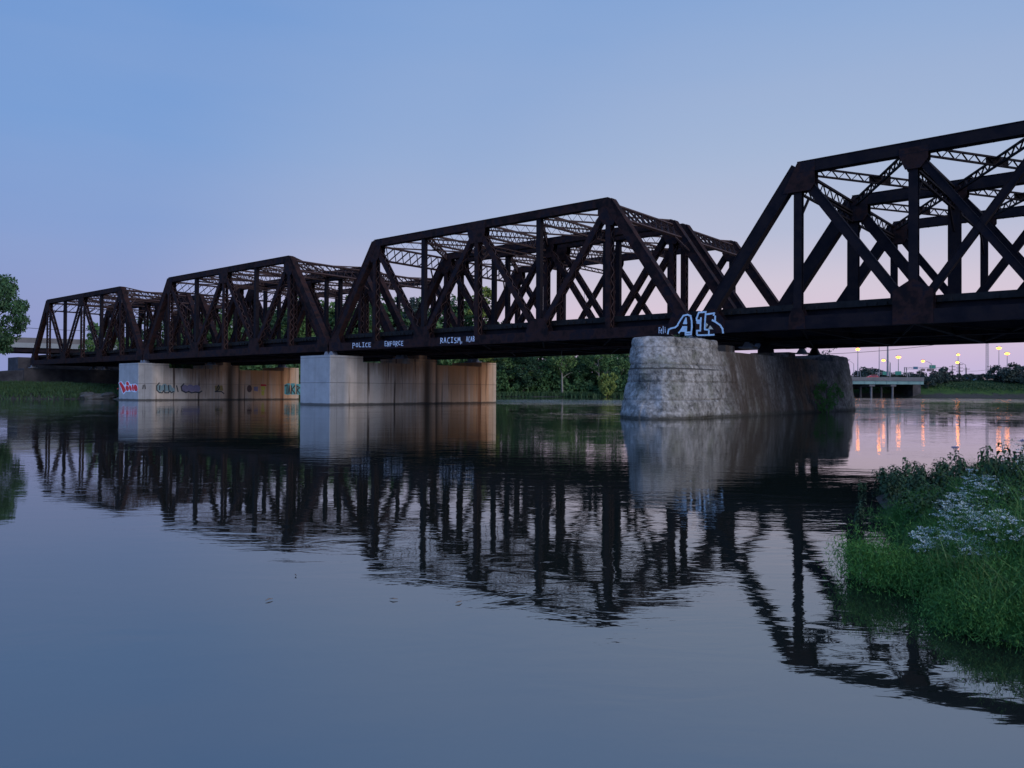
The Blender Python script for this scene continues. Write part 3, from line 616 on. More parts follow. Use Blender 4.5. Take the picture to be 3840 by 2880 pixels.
fills([rr(ell(810,270,34,40)), rr(ell(868,268,40,42)), rr(ell(930,270,42,40))], f_side, d_side, M_mauve, pier1, .004, label='faded mauve bubble letters')
strokes([rr(q) for q in ([(800,220),(772,250),(780,290),(820,310),(850,300),(880,312),(920,305),(960,312),(985,295)],)], f_side, .18, lambda t, z, d: (2.758+d, t, z), M_black, pier1)
fills([rr([(1842,230),(1870,215),(1900,212),(1905,330),(1870,335),(1842,325)]), rr([(1908,215),(1950,212),(1960,330),(1912,332)]), rr([(1965,220),(2010,222),(2012,332),(1966,330)])], f_side, d_side, M_teal, pier1, .004, label='teal block letter graffiti')
strokes([rr(q) for q in ([(1850,240),(1872,232),(1868,320)], [(1882,318),(1892,240),(1902,318)], [(1915,240),(1915,320)], [(1950,240),(1920,278),(1952,320)], [(1970,320),(1972,240),(2000,260),(1974,282),(2002,320)])], f_side, .20, lambda t, z, d: (2.758+d, t, z), M_black, pier1)
fills([rr([(1600,245),(1640,245),(1645,275),(1625,290),(1605,285)]), rr([(1604,292),(1634,292),(1630,340),(1606,338)])], f_side, d_side, M_yellow, pier1, .004, label='yellow paint patch')
fills([rr([(1598,222),(1650,225),(1660,243),(1598,243)])], f_side, d_side, M_red, pier1, .004)
fills([rr([(1525,250),(1570,248),(1568,298),(1528,290)])], f_side, d_side, M_mauve, pier1, .004)
fills([rr(ell(1480,270,26,38))], f_side, d_side, make_noisy('brown_spray', [(.12,.06,.05), (.16,.09,.07)], 3), pier1, .004)
fills([rr([(1120,240),(1200,235),(1210,290),(1125,290)])], f_side, d_side, make_noisy('ochre_spray', [(.26,.18,.06), (.32,.22,.08)], 3), pier1, .004)
for q in ([(1140,275),(1160,235),(1170,260),(1155,285),(1125,300),(1185,300)], [(1190,300),(1215,320)], [(380,235),(375,270)], [(395,230),(400,270)], [(725,240),(740,300)]): strokes([rr(q)], f_side, .16, lambda t, z, d: (2.758+d, t, z), M_black, pier1)
# bearing plates sticking out, pale
# old pier: battered, round nosed, broken surface
def old_pier(s, label, name='old_pier'):
    root = empty(name, wst(s, 0), RZ, label, 'bridge pier', 'bridge piers standing in the river')
    from mathutils import noise as mn
    B0 = [(3.2,-5.6), (3.2,0), (3.2,6), (3.2,12), (3.2,18), (2.95,20.8), (2.1,22.8), (.1,24.2), (-1.9,23.6), (-3.3,22), (-3.4,16), (-3.4,8), (-3.4,0), (-3.3,-5.5), (-2.7,-8.4), (-1.6,-10.8), (-.2,-12.3), (1.0,-13.0), (2.0,-13.0), (2.8,-12.1), (3.1,-9.6)]
    B1 = [(2.15,-5.2), (2.3,0), (2.3,6), (2.3,12), (2.35,17), (2.2,20.4), (1.6,22.6), (0,23.8), (-1.6,23.3), (-2.8,21), (-2.9,16), (-2.9,8), (-2.9,0), (-2.9,-5), (-2.5,-7.4), (-1.7,-9.3), (-.9,-10.5), (-.1,-10.8), (.7,-10.5), (1.5,-9.7), (1.95,-8.0)]
    def smooth(Pc, n):                                                  # closed spline
        k = len(Pc); Q = np.array(Pc); out = []
        for q in np.linspace(0, k, n, endpoint=False):
            i = int(q); f = q-i; p0, p1, p2, p3 = (Q[(i+d) % k] for d in (-1, 0, 1, 2))
            out.append(.5*(2*p1 + (p2-p0)*f + (2*p0-5*p1+4*p2-p3)*f*f + (3*p1-p0-3*p2+p3)*f**3))
        return np.array(out)
    NS, NH = 420, 60; lo = smooth(B0, NS); hi = smooth(B1, NS)
    tang = np.roll(lo, -1, 0)-np.roll(lo, 1, 0); nrm = np.stack([tang[:, 1], -tang[:, 0]], 1); nrm /= np.linalg.norm(nrm, axis=1)[:, None]
    def ring(z):
        k = z/4.8; P = lo + (hi-lo)*k; out = []
        for i in range(NS):
            x, y = P[i]; end = float(np.clip((-3-y)/3, 0, 1)) if y < 8 else float(np.clip((y-19)/4, 0, 1))*.6
            a = mn.fractal(Vector((x*.45+3, y*.45, z*.45)), 1.0, 2.0, 5)*.08 + mn.fractal(Vector((x*1.8, y*1.8, z*1.8)), .9, 2.0, 4)*.022
            blk = mn.noise(Vector((round(x*.5)*.7+y*.25, 3.1, math.floor(z*.95)*1.7))); a += .07*end*blk
            a -= .26*end*max(0, mn.noise(Vector((x*.55+y*.35, y*.4, z*.5+7.7)))-.12)*2
            fr = (z*.95) % 1.0; a -= (.05*end + .010)*(fr < .10)
            a += .05*end*(z < 2.95)*(z > 2.6)
            out.append((x+nrm[i, 0]*a, y+nrm[i, 1]*a, z))
        return out
    zs = np.linspace(-1.5, 4.15, NH); V = []
    for z in zs: V += ring(z)
    F_ = [(j*NS+i, j*NS+(i+1) % NS, (j+1)*NS+(i+1) % NS, (j+1)*NS+i) for j in range(NH-1) for i in range(NS)] + [tuple(range((NH-1)*NS, NH*NS))]
    m = MB(); m.add(V, F_); m.build('shaft', M_old, root)
    def cap(test, ycut, zt):
        lv = [4.152, 4.3, 4.5, zt-.16, zt-.05, zt]; sh = [0, 0, 0, .01, .03, .09]; R0 = [p for p in ring(4.152)]; idx = [i for i in range(NS) if test(R0[i][1])]
        br = next((j for j in range(1, len(idx)) if idx[j] != idx[j-1]+1), 0); idx = idx[br:]+idx[:br]
        a0, a1 = R0[idx[0]], R0[idx[-1]]; nb = 8; V = []; k = len(idx)+nb; cx = (a0[0]+a1[0])/2
        for z, q in zip(lv, sh):
            Rz = ring(z); P = [Rz[i] for i in idx]; p0, p1 = P[0], P[-1]
            P += [(p1[0]+(p0[0]-p1[0])*(j+1)/(nb+1), ycut + mn.noise(Vector((j*1.3, z*2, 1)))*.12, z) for j in range(nb)]
            cy = sum(p[1] for p in P)/len(P)
            for (x, y, _) in P:
                dz = mn.fractal(Vector((x*.8, y*.8, 2.2)), 1.0, 2.0, 4)*.07*(z > zt-.2) ; V.append((cx+(x-cx)*(1-q), cy+(y-cy)*(1-q*.6), z+dz))
        m = MB(); m.add(V, [(j*k+i, j*k+(i+1) % k, (j+1)*k+(i+1) % k, (j+1)*k+i) for j in range(len(lv)-1) for i in range(k)] + [tuple(range((len(lv)-1)*k, len(lv)*k))]); m.build('nose_cap', M_old, root)
    cap(lambda y: y < -5.2, -5.2, 4.84); cap(lambda y: y > 15.8, 15.8, 4.72)
    for t_ in (0, WB, 2*WB):
        for ds in (-2.6, -.9):
            m = MB(); m.box(ds-.0+.0, ds+1.5, t_-.75, t_+.75, 4.0 if t_ < 15 else 4.74, 4.80); m.build('bearing_seat', M_old, root)
    return root
pier3 = old_pier(J0+PER+2.0, 'big weathered old stone pier with a rounded nose, under the A and 13 graffiti')
# bearing shelf of the near truss on the old pier
pier4 = old_pier(J0+2*PER+2.0, 'old stone pier at the right bank under the end of the nearest span')
# ------------------------------------------------------------------ foliage helpers
def cards(cent, size, n_up=.3, rng=RNG, aspect=.55):
    n = len(cent); d = rng.normal(size=(n, 3)); d /= np.linalg.norm(d, axis=1)[:, None]
    e = rng.normal(size=(n, 3)); e -= d*(e*d).sum(1)[:, None]; e /= np.linalg.norm(e, axis=1)[:, None]
    s = size*rng.uniform(.6, 1.3, (n, 1)); a = d*s; b_ = e*s*aspect
    return np.stack([cent-a, cent-b_*.9, cent+a, cent+b_*.9], 1)
def crown_points(rx, ry, h, nclump, per, rng, low=.15, rag=1.0):
    P = []
    for _ in range(nclump):
        v = rng.normal(size=3); v /= np.linalg.norm(v); r = rng.uniform(.35, 1)**.5; c = v*r
        zf = (c[2]+1)/2; wid = .62 + .55*math.sin(math.pi*min(1, zf*.85+.12))
        c = np.array([c[0]*rx*wid, c[1]*ry*wid, zf*h]) * rng.uniform(.88, 1.1)
        cr = min(rx, ry)*rng.uniform(.16, .36)*rag
        q = rng.normal(size=(per, 3)); q /= np.linalg.norm(q, axis=1)[:, None]; q *= cr*rng.uniform(.45, 1.05, (per, 1))**.6; q[:, 2] *= .75
        P.append(c + q)
    return np.concatenate(P)
def make_tree(name, h, r, label, cat='tree', group=None, lm=M_leaf, bm=M_bark, leaf=.42, ncl=70, per=60, trunk_h=.3, seed=1, sparse=False, lean=0):
    rng = np.random.default_rng(seed)
    root = empty(name, (0, 0, 0), 0, label, cat, group)
    m = MB(); top = (lean*h*.8, 0, h*.82); m.tube([(0,0,-.4), (lean*h*.2, .0, h*.25), (lean*h*.45, .1, h*.5), top], [h*.018+.06, h*.014+.04, h*.010+.02, .03], 7)
    for i in range(7 if not sparse else 12):
        z0 = h*rng.uniform(.28, .72); an = rng.uniform(0, 6.28); L = r*rng.uniform(.6, .95); x0 = lean*z0
        m.tube([(x0, 0, z0), (x0+math.cos(an)*L*.5, math.sin(an)*L*.5, z0+L*.35), (x0+math.cos(an)*L, math.sin(an)*L, z0+L*.55)], [h*.007+.02, h*.004+.015, .015], 5)
    m.build('trunk', bm, root)
    P = crown_points(r, r, h*(1-trunk_h), ncl, per, rng); P[:, 2] += h*trunk_h - .02*h; P[:, 0] += lean*P[:, 2]
    fast('crown', cards(P, leaf, rng=rng), 4, lm, root); return root
def clone2(root, label, cat=None, loc=None, rz=0, sc=(1, 1, 1), mat_=None):
    c = root.copy(); C.objects.link(c); c['label'] = label
    for ch in list(root.children):
        d = ch.copy(); C.objects.link(d); d.parent = c
    c.location = loc; c.rotation_euler = (0, 0, rz); c.scale = sc; return c
# far wood: five kinds of tree, then copies
G_W = 'trees of the wood across the river'
protos = [make_tree('riverside_tree', 20, 5.2, 'tree', 'tree', G_W, seed=s, ncl=60+10*s, lean=[0,.03,-.03,.02][s], per=70, trunk_h=.14) for s in range(4)]
protoy = make_tree('riverside_tree', 22, 3.6, 'tall yellowish tree rising above the wood, seen through the graffitied span', 'tree', G_W, lm=M_leafy, seed=9, trunk_h=.2, ncl=50)
protod = make_tree('riverside_tree', 20, 4.6, 'tree', 'tree', G_W, lm=M_leafd, seed=11, trunk_h=.25, ncl=45)
protop = make_tree('riverside_tree', 17, 4.2, 'tree', 'tree', G_W, bm=M_pale, seed=13, trunk_h=.45, ncl=40, lean=.06)
def put_tree(p, x, ytop, Y, label, first=False, rk=1.0, rz=None):
    X, _, Zt = atY(x, ytop, Y); z0 = gz(X, Y); h = Zt - z0
    base = {id(q): hh for q, hh in [(protos[0],20),(protos[1],20),(protos[2],20),(protos[3],20),(protoy,22),(protod,20),(protop,17)]}[id(p)]
    k = h/base/.97; rz = random.uniform(0, 6.28) if rz is None else rz
    if first: p['label'] = label; p.location = (X, Y, z0); p.scale = (k*rk, k*rk, k); p.rotation_euler = (0, 0, rz); return p
    return clone2(p, label, None, (X, Y, z0), rz, (k*rk, k*rk, k))
WL = 'dense green tree in the far wood, one of many merging crowns behind the railway bridge'
used = set()
def T(p, x, y, Y, label=WL, rk=1.0):
    f = id(p) not in used; used.add(id(p)); return put_tree(p, x, y, Y, label, f, rk)
rowx = [(520,1215,178),(590,1190,176),(660,1200,180),(730,1170,186),(800,1165,184),(870,1150,190),(940,1160,194),(1010,1150,196),(1080,1140,200),(1150,1150,204),(1215,1130,206),(1280,1125,208),(1345,1140,210),
        (1400,1130,214),(1465,1105,216),(1540,1150,222),(1620,1145,218),(1690,1120,222),(1745,1118,216),(1865,1200,224),(1930,1255,228),(2000,1270,232),(2075,1268,236),(2150,1262,240),(2225,1268,246),(2300,1265,250),(2370,1280,256),(2450,1290,262)]
for i, (x, y, Y) in enumerate(rowx): T(protos[i % 4], x, y, Y, rk=1.15)
# lower front row along the water
for i, (x, y, Y) in enumerate([(1905,1330,216),(1965,1322,214),(2035,1340,219),(2110,1335,222),(2175,1345,224),(2260,1330,226),(2330,1335,228),(1845,1330,214),(1780,1325,212),(700,1330,158),(800,1320,166),(560,1340,152),(900,1315,172),(1000,1330,180)]):
    T(protos[(i+2) % 4], x, y, Y, 'lower leafy tree at the water edge of the far wood, under the bridge deck', 1.5)
T(protoy, 1820, 1090, 214, 'tall yellowish tree rising above the wood, seen through the graffitied span')
T(protod, 1572, 1108, 212, 'dusky grey-green tree seen through the left half of the graffitied span')
T(protop, 2110, 1290, 215, 'tree with a pale leaning bare trunk at the water, between concrete and old pier')
T(protop, 2250, 1285, 219, 'tree with a thin pale trunk just left of the old stone pier')
b_ = make_tree('riverside_bush', 6, 2.6, 'yellow-green bush at the water edge just left of the old stone pier', 'bush', None, lm=M_leafy, seed=21, trunk_h=.05, ncl=24, leaf=.3)
X, Y_, Z = atY(2275, 1480, 214); b_.location = (X, Y_, gz(X, Y_)); b_.scale = (1, 1, 1.3)
# sparse tree behind the far end of the old pier
sp = make_tree('sparse_tree', 17, 5.5, 'thin leaved tree showing above the far end of the old stone pier', 'tree', None, seed=31, ncl=26, per=26, leaf=.30, trunk_h=.35, sparse=True, lm=M_leafd)
X, Y_, Z = atY(3085, 1296, 232); sp.location = (X, Y_, gz(X, Y_)); k = (Z-gz(X, Y_))/16.6; sp.scale = (k, k, k)
# left edge tree
lt = make_tree('left_bank_tree', 17, 5.6, 'broad green tree on the left bank cut by the left edge of the picture', 'tree', None, seed=41, ncl=100, per=130, leaf=.30, trunk_h=.36)
X, Y_, Z = atY(-25, 1045, 117); lt.location = (X, Y_, gz(X, Y_)); k = (Z-gz(X, Y_))/16.6; lt.scale = (k*.74, k*.74, k)
# trees right behind the left abutment
lb = make_tree('left_bank_tree', 10, 3.5, 'tree behind the left end of the railway bridge, under the overpass', 'tree', None, seed=43, ncl=40, per=60, leaf=.3, trunk_h=.2)
X, Y_, Z = atY(395, 1190, 172); lb.location = (X, Y_, gz(X, Y_)); k = (Z-gz(X, Y_))/10; lb.scale = (k*.8, k*.8, k)
def thicket(name, P, depth, h, n, size, m, label, seed):
    r2 = np.random.default_rng(seed); P = np.array(P, float); seg = np.linalg.norm(np.diff(P, axis=0), axis=1); cs = np.r_[0, np.cumsum(seg)]; q = r2.uniform(0, cs[-1], n)
    x = np.interp(q, cs, P[:, 0]); y = np.interp(q, cs, P[:, 1]) + depth*r2.uniform(0, 1, n)**1.3
    lump = .62 + .38*np.sin(q*.55+1)*np.sin(q*.23) + .12*np.sin(q*1.7); z = height(x, y) + h*lump*r2.uniform(0, 1, n)**.8
    return tag(fast(name, cards(np.stack([x, y, z], 1), size, rng=r2), 4, m), label, kind='stuff')
thicket('wood_undergrowth', [(-58,128), (-42,166), (-20,197), (6,214), (50,222), (84,258), (98,300)], 22, 8.5, 110000, .5, M_leaf, 'dense undergrowth at the foot of the far wood', 71)
thicket('bank_thicket', [(94,316), (152,318)], 12, 7.0, 26000, .5, M_leafd, 'dark thicket under the highway bridge', 72)
# reeds along the far shore
def grass_patch(name, pts, h, w, m, n_per, rng, spread, lean=.35):
    out = []
    for (x, y) in pts:
        px = x + rng.normal(size=n_per)*spread; py = y + rng.normal(size=n_per)*spread; pz = height(px, py)
        an = rng.uniform(0, 6.28, n_per); hh = h*rng.uniform(.5, 1.2, n_per); ww = w*rng.uniform(.6, 1.3, n_per); lx = rng.normal(size=n_per)*lean*hh; ly = rng.normal(size=n_per)*lean*hh
        p0 = np.stack([px - np.cos(an)*ww, py - np.sin(an)*ww, pz-.05], 1); p1 = np.stack([px + np.cos(an)*ww, py + np.sin(an)*ww, pz-.05], 1); p2 = np.stack([px+lx, py+ly, pz+hh], 1)
        out.append(np.stack([p0, p1, p2], 1)[pz > -.25])
    return tag(fast(name, np.concatenate(out), 3, m), kind='stuff')
rg = np.random.default_rng(5)
def along(P, n, off):
    P = np.array(P, float); seg = np.linalg.norm(np.diff(P, axis=0), axis=1); cs = np.r_[0, np.cumsum(seg)]; tt = rg.uniform(0, cs[-1], n)
    return [(np.interp(q, cs, P[:, 0]) + rg.uniform(-off, off), np.interp(q, cs, P[:, 1]) + rg.uniform(0, 2*off)) for q in tt]
tag(grass_patch('shore_reeds', along([(-60,123), (-44,163), (-22,194), (5,211), (32,215)], 500, 1.5), 1.1, .12, M_weed, 40, rg, 1.0), 'pale green reeds lining the far shore')
tag(grass_patch('bank_grass', along([(-110,103), (-73,116), (-60,124)], 700, 5), .5, .10, M_weed, 40, rg, 1.6), 'rough grass on the left bank')
tag(grass_patch('embankment_grass', along([(150,308), (214,312)], 500, 9), .6, .22, M_weed, 40, rg, 3), 'grass on the far right embankment')
# ------------------------------------------------------------------ left bank: abutment, overpass, rocks
ab = empty('stone_abutment', wst(J0-2*PER, 0), RZ, 'dark stone abutment and wing wall under the left end of the railway bridge', 'abutment')
b = MB(); b.box(-7, 1.0, -1.6, 24, -1, 5.05); b.build('bearing_wall', M_stone, ab)
b = MB(); b.box(-7, -2.0, -1.59, 24, 5.053, 7.1); b.build('back_wall', M_stone, ab)
b = MB(); b.hexa([(-7.003,-14,-1), (-5.5,-14,-1), (1.0-.2,-1.62,-1), (-7,-1.62,-1), (-7.003,-14,3.4), (-5.5,-14,3.4), (.8,-1.62,4.8), (-7,-1.62,4.8)]); b.build('wing_wall', M_stone, ab)
pier4b = None
e4 = empty('stone_abutment', wst(J0+2*PER+9, 0), RZ, 'stone abutment on the near right bank beyond the picture edge', 'abutment')
b = MB(); b.box(-3, 5, -1.6, 26, -1, 7.1); b.build('bearing_wall', M_stone, e4)
def hull(rng, r):
    m = MB(); n1, n2 = 7, 10; V = [(0, 0, -r*.6)]
    for i in range(1, n1):
        for j in range(n2):
            th = math.pi*i/n1; ph = 2*math.pi*j/n2; q = r*rng.uniform(.75, 1.15); V.append((q*math.sin(th)*math.cos(ph)*1.3, q*math.sin(th)*math.sin(ph), -q*.7*math.cos(th)))
    V.append((0, 0, r*.65)); f = [(0, 1+(j+1) % n2, 1+j) for j in range(n2)]
    for i in range(n1-2):
        for j in range(n2): f.append((1+i*n2+j, 1+i*n2+(j+1) % n2, 1+(i+1)*n2+(j+1) % n2, 1+(i+1)*n2+j))
    f += [(len(V)-1, 1+(n1-2)*n2+j, 1+(n1-2)*n2+(j+1) % n2) for j in range(n2)]
    return m.add(V, f)
rk_ = [hull(rg, 1.0).build('shore_rock', M_rock) for _ in range(3)]
for i in range(7):
    q = random.random(); x = -66+10*q+random.uniform(-2, 2); y = 117+6*q+random.uniform(0, 3)
    o = rk_[i] if i < 3 else rk_[i % 3].copy()
    if i >= 3: C.objects.link(o)
    o.location = (x, y, gz(x, y)+.1); s_ = random.uniform(.5, 1.2); o.scale = (s_*1.3, s_, s_*.8); o.rotation_euler = (0, 0, random.uniform(0, 6))
    tag(o, 'grey boulder on the left shore beside the farther concrete pier', 'boulder', 'boulders on the left shore')
# overpass on the left
P0 = np.array([-170, 165.]); P1 = np.array([-60, 232.]); ov = empty('highway_overpass', (P0[0], P0[1], 0), math.atan2(*(P1-P0)[::-1]), 'concrete highway overpass behind the left end of the railway bridge', 'overpass')
L = float(np.linalg.norm(P1-P0))
b = MB(); b.box(0, L, 0, 11, 12.6, 12.9); b.build('deck_slab', M_hwy, ov)
b = MB(); b.box(0, L, -.02, .25, 12.903, 14.2); b.box(0, L, 10.75, 11, 12.903, 14.2); b.build('parapet', M_hwy, ov)
b = MB(); b.box(0, L, -.06, -.022, 11.7, 12.9); b.build('fascia', M_hwyl, ov)
b = MB()
for yy in (.6, 3.8, 7.0, 10.2): b.box(0, L, yy-.2, yy+.2, 10.6, 12.597)
b.build('girder', M_steel2, ov)
for x_ in (18, 50, 82, 114):
    b = MB(); b.box(x_-.8, x_+.8, 0, 10.8, 9.6, 10.597); 
    for yy in (1.2, 9.2): b.tube([(x_, yy, -1), (x_, yy, 9.6)], .75, 14)
    b.build('pier_bent', M_hwy, ov)
def wire(P, Q, sag, r, label, n=14, name='overhead_wire'):
    P = np.array(P); Q = np.array(Q); pts = [P + (Q-P)*i/n - np.array([0, 0, sag*4*(i/n)*(1-i/n)]) for i in range(n+1)]
    return tag(MB().tube(pts, r, 4).build(name, M_steel2), label, 'wire')
wire(atY(-60, 1213, 150), atY(640, 1228, 165), 1.0, .045, 'thin wire crossing the sky at the far left above the overpass')
wire(atY(3010, 1330, 150), atY(3700, 1262, 170), .8, .04, 'thin wire slanting up under the nearest span at the right')
# ------------------------------------------------------------------ far right: highway bridge, lamps, signs
YH = 292
hx0, hx1 = atY(2980, 1411, YH)[0], 153.5
hb = empty('highway_bridge', (hx0, YH, 0), R(1.0), 'low highway bridge with a pale green girder at the far right', 'bridge')
L = hx1-hx0
b = MB(); b.box(0, L, 0, 22, 5.95, 6.3); b.build('deck_slab', M_hwy, hb)
b = MB(); b.box(0, L, -.02, .25, 6.303, 7.35); b.box(0, L, 21.7, 22, 6.303, 7.35); b.build('parapet', M_hwy, hb)
b = MB(); b.box(0, L, .3, .45, 4.75, 5.947); b.box(0, L, .15, .6, 4.70, 4.747)
for k in range(12): b.box(k*4.2+1, k*4.2+1.08, .22, .3, 4.75, 5.94)
b.build('green_girder', M_green, hb)
b = MB()
for yy in (4, 8, 12, 16, 20): b.box(0, L, yy-.1, yy+.1, 4.7, 5.947)
b.build('inner_girder', M_steel2, hb)
for px_ in (3190, 3276, 3357):
    x_ = atY(px_, 1450, YH)[0]-hx0
    b = MB(); b.box(x_-1.0, x_+1.0, .6, 21.5, 3.9, 4.69)
    for yy in (1.4, 10, 19): b.tube([(x_, yy, -2), (x_, yy, 3.9)], .38, 12)
    b.build('pier_bent', M_hwy, hb)
b = MB(); b.box(L-1.0, L+2, 6, 24, -1, 4.65); b.build('abutment_wall', M_stone, hb)
def street_lamp(x, ytop, ybase, Y, label, arm=0, lit=True, r=.16, wide=1.0, grp='lit street lamps along the highway'):
    X, Y_, Zt = atY(x, ytop, Y); zb = atY(x, ybase, Y)[2] if ybase else gz(X, Y); zb = min(zb, Zt-3)
    root = empty('street_lamp', (X, Y_, zb), 0, label, 'street lamp', grp); h = Zt-zb
    b = MB()
    if arm:
        ax = arm; b.tube([(ax, 0, 0), (ax, 0, h-1.2)], [r, r*.7], 7); b.tube([(ax, 0, h-1.25), (ax*.5, 0, h-.4), (0, 0, h)], [r*.5, r*.45, r*.4], 6)
    else: b.tube([(0, 0, 0), (0, 0, h*.5), (0, 0, h)], [r, r*.85, r*.6], 7)
    b.build('pole', M_pole, root)
    hd = MB(); hd.box(-.7*wide, .7*wide, -.25, .25, .15, .38); o = hd.build('lamp_head', M_pole, root); o.location = (0, 0, h)
    if lit:
        gl = MB(); n1, n2 = 6, 10; V = []
        for i in range(n1+1):
            for j in range(n2):
                th = math.pi*i/n1; ph = 2*math.pi*j/n2; V.append((.75*wide*math.sin(th)*math.cos(ph), .45*math.sin(th)*math.sin(ph), -.42*math.cos(th)-.30))
        gl.add(V, [(i*n2+j, i*n2+(j+1) % n2, (i+1)*n2+(j+1) % n2, (i+1)*n2+j) for i in range(n1) for j in range(n2)]); o = gl.build('lit_globe', M_lamp, root, smooth=True); o.location = (0, 0, h)
    return root
street_lamp(3217, 1307, 1411, 294, 'lit lamp on a tall post just right of the old stone pier')
street_lamp(3297, 1293, 1412, 294, 'lit lamp just under the railway bridge edge, on the tallest lit post')
street_lamp(3313, 1349, 1411, 330, 'small lit lamp on an arm between two tall posts', arm=2.9)
street_lamp(3369, 1337, 1392, 330, 'broad bright lamp above the second green sign', wide=1.4)
street_lamp(3461, 1352, 1392, 340, 'lit lamp on a long slanting arm above the sign gantry', arm=3.6)
street_lamp(3593, 1328, None, 360, 'upper of two lit lamps above one another in the row of poles', wide=1.0)
street_lamp(3590, 1357, None, 340, 'lower of two lit lamps above one another, on a right hand arm', arm=3.6)
street_lamp(3746, 1303, None, 330, 'bright twin lamp on the tall mast right of the radio mast', wide=1.5)
street_lamp(3777, 1324, None, 330, 'brightest broad lamp, rightmost of all the lit ones', wide=1.5)
street_lamp(3180, 1352, 1411, 300, 'unlit lamp with a thin arm beside the old stone pier', arm=2.2, lit=False, r=.12, grp='unlit posts on the highway bridge')
def pole(x, yt, yb, Y, r, label, bars=0, name='utility_pole', m=None):
    X, Y_, Zt = atY(x, yt, Y); zb = gz(X, Y) if yb is None else atY(x, yb, Y)[2]; root = empty(name, (X, Y_, zb), 0, label, 'pole')
    h = Zt-zb; b = MB(); b.tube([(0, 0, -.5), (0, 0, h*.6), (0, 0, h)], [r, r*.8, r*.65], 7); b.build('shaft', m or M_wood, root)
    for k in range(bars):
        b = MB(); b.box(-1.5, 1.5, -.08, .08, h-.9-k*1.6, h-.72-k*1.6)
        for q in (-1.3, -.6, .6, 1.3): b.tube([(q, 0, h-.72-k*1.6), (q, 0, h-.45-k*1.6)], .06, 5)
        b.build('crossarm', m or M_wood, root)
    return root
pole(3329, 1285, 1405, 296, .42, 'thick unlit grey post rising from the highway bridge to the railway bridge edge', name='sign_mast', m=M_pole)
pole(3337, 1362, 1410, 300, .16, 'thin dark post right of the thick grey post', name='utility_pole', m=M_pole)
pole(3227, 1378, 1411, 300, .12, 'slightly tilted thin post left on the highway bridge', m=M_pole).rotation_euler = (0, R(-8), 0)
pole(3571, 1369, None, 380, .25, 'utility pole with crossarms left of the two stacked lamps', 2)
pole(3598, 1361, None, 370, .35, 'stout utility pole with three crossarms under the stacked lamps', 3)
pole(3624, 1378, None, 380, .2, 'plain utility pole right of the stacked lamps', 1)
pole(3714, 1369, None, 380, .2, 'plain utility pole left of the round dark tree', 1)
pole(3812, 1361, None, 340, .22, 'utility pole with one wide crossarm above the rightmost trees', 1)
wire(atY(3571, 1384, 380), atY(3714, 1384, 380), 1.0, .05, 'thin wires between the utility poles at the far right')
# radio mast far behind
rm = empty('radio_mast', atY(3702, 1402, 700), 0, 'tall thin radio mast far away left of the twin lamp', 'mast'); h = atY(3702, 1262, 700)[2]-atY(3702, 1402, 700)[2]+8
b = MB()
for k in range(3): b.tube([(1.2*math.cos(k*2.09), 1.2*math.sin(k*2.09), 0), (1.0*math.cos(k*2.09), 1.0*math.sin(k*2.09), h)], .16, 5)
for k in range(24):
    z0 = h*k/24; z1 = h*(k+1)/24
    for q in range(3): b.bar((1.1*math.cos(q*2.09), 1.1*math.sin(q*2.09), z0), (1.1*math.cos(q*2.09+2.09), 1.1*math.sin(q*2.09+2.09), z1), .12, .12)
b.build('lattice_shaft', M_pole, rm)
for i, (x, yt) in enumerate([(2161, 1078), (2170, 1080)]):
    m_ = empty('radio_mast', atY(x+30, 1240, 800), 0, ['left', 'right'][i]+' of two hair thin masts seen through the graffitied span', 'mast'); b = MB(); b.tube([(0, 0, -5), (0, 0, 44)], .28, 5); b.build('shaft', M_pole, m_)
def gantry(x0, x1, yt, yb, ybase, Y, label, signs):
    X0_, _, Z1 = atY(x0, yt, Y); X1_, _, Z0 = atY(x1, yb, Y); zb = gz((X0_+X1_)/2, Y) if ybase is None else atY(x0, ybase, Y)[2]
    root = empty('sign_gantry', (X0_, Y, zb), 0, label, 'sign gantry'); L = X1_-X0_; a, c = Z0-zb, Z1-zb
    if c < a: a, c = c, a
    b = MB(); b.box(-.1, L+.1, -.1, .1, c-.15, c); b.box(-.1, L+.1, -.1, .1, a, a+.15); n = 14
    for k in range(n): b.bar((L*k/n, 0, a if k % 2 else c), (L*(k+1)/n, 0, c if k % 2 else a), .08, .08)
    b.build('cross_truss', M_pole, root)
    for q in (0, L):
        b = MB(); b.box(q-.15, q+.15, .12, .40, -1, c); b.box(q-.15+.9*(1 if q == 0 else -1), q+.15+.9*(1 if q == 0 else -1), .12, .40, -1, c); b.build('gantry_leg', M_pole, root)
    for (sx0, sx1, sy0, sy1, mm, txt) in signs:
        A_ = atY(sx0, sy0, Y); B_ = atY(sx1, sy1, Y); b = MB(); b.box(A_[0]-X0_, B_[0]-X0_, -.22, -.14, B_[2]-zb, A_[2]-zb); o = b.build('sign_panel', mm, root)
        if txt:
            w, hh = B_[0]-A_[0], A_[2]-B_[2]; b = MB()
            for r_ in range(2):
                for k in range(4): b.box(A_[0]-X0_+w*(.12+.2*k), A_[0]-X0_+w*(.24+.2*k), -.235, -.222, B_[2]-zb+hh*(.25+.32*r_), B_[2]-zb+hh*(.38+.32*r_))
            b.build('lettering', M_white, o)
    return root
gantry(3284, 3412, 1396, 1404, 1412, 318, 'lower sign gantry with two green panels above the highway bridge', [(3309, 3334, 1393, 1406, M_sign, 0), (3356, 3379, 1392, 1406, M_sign, 0)])
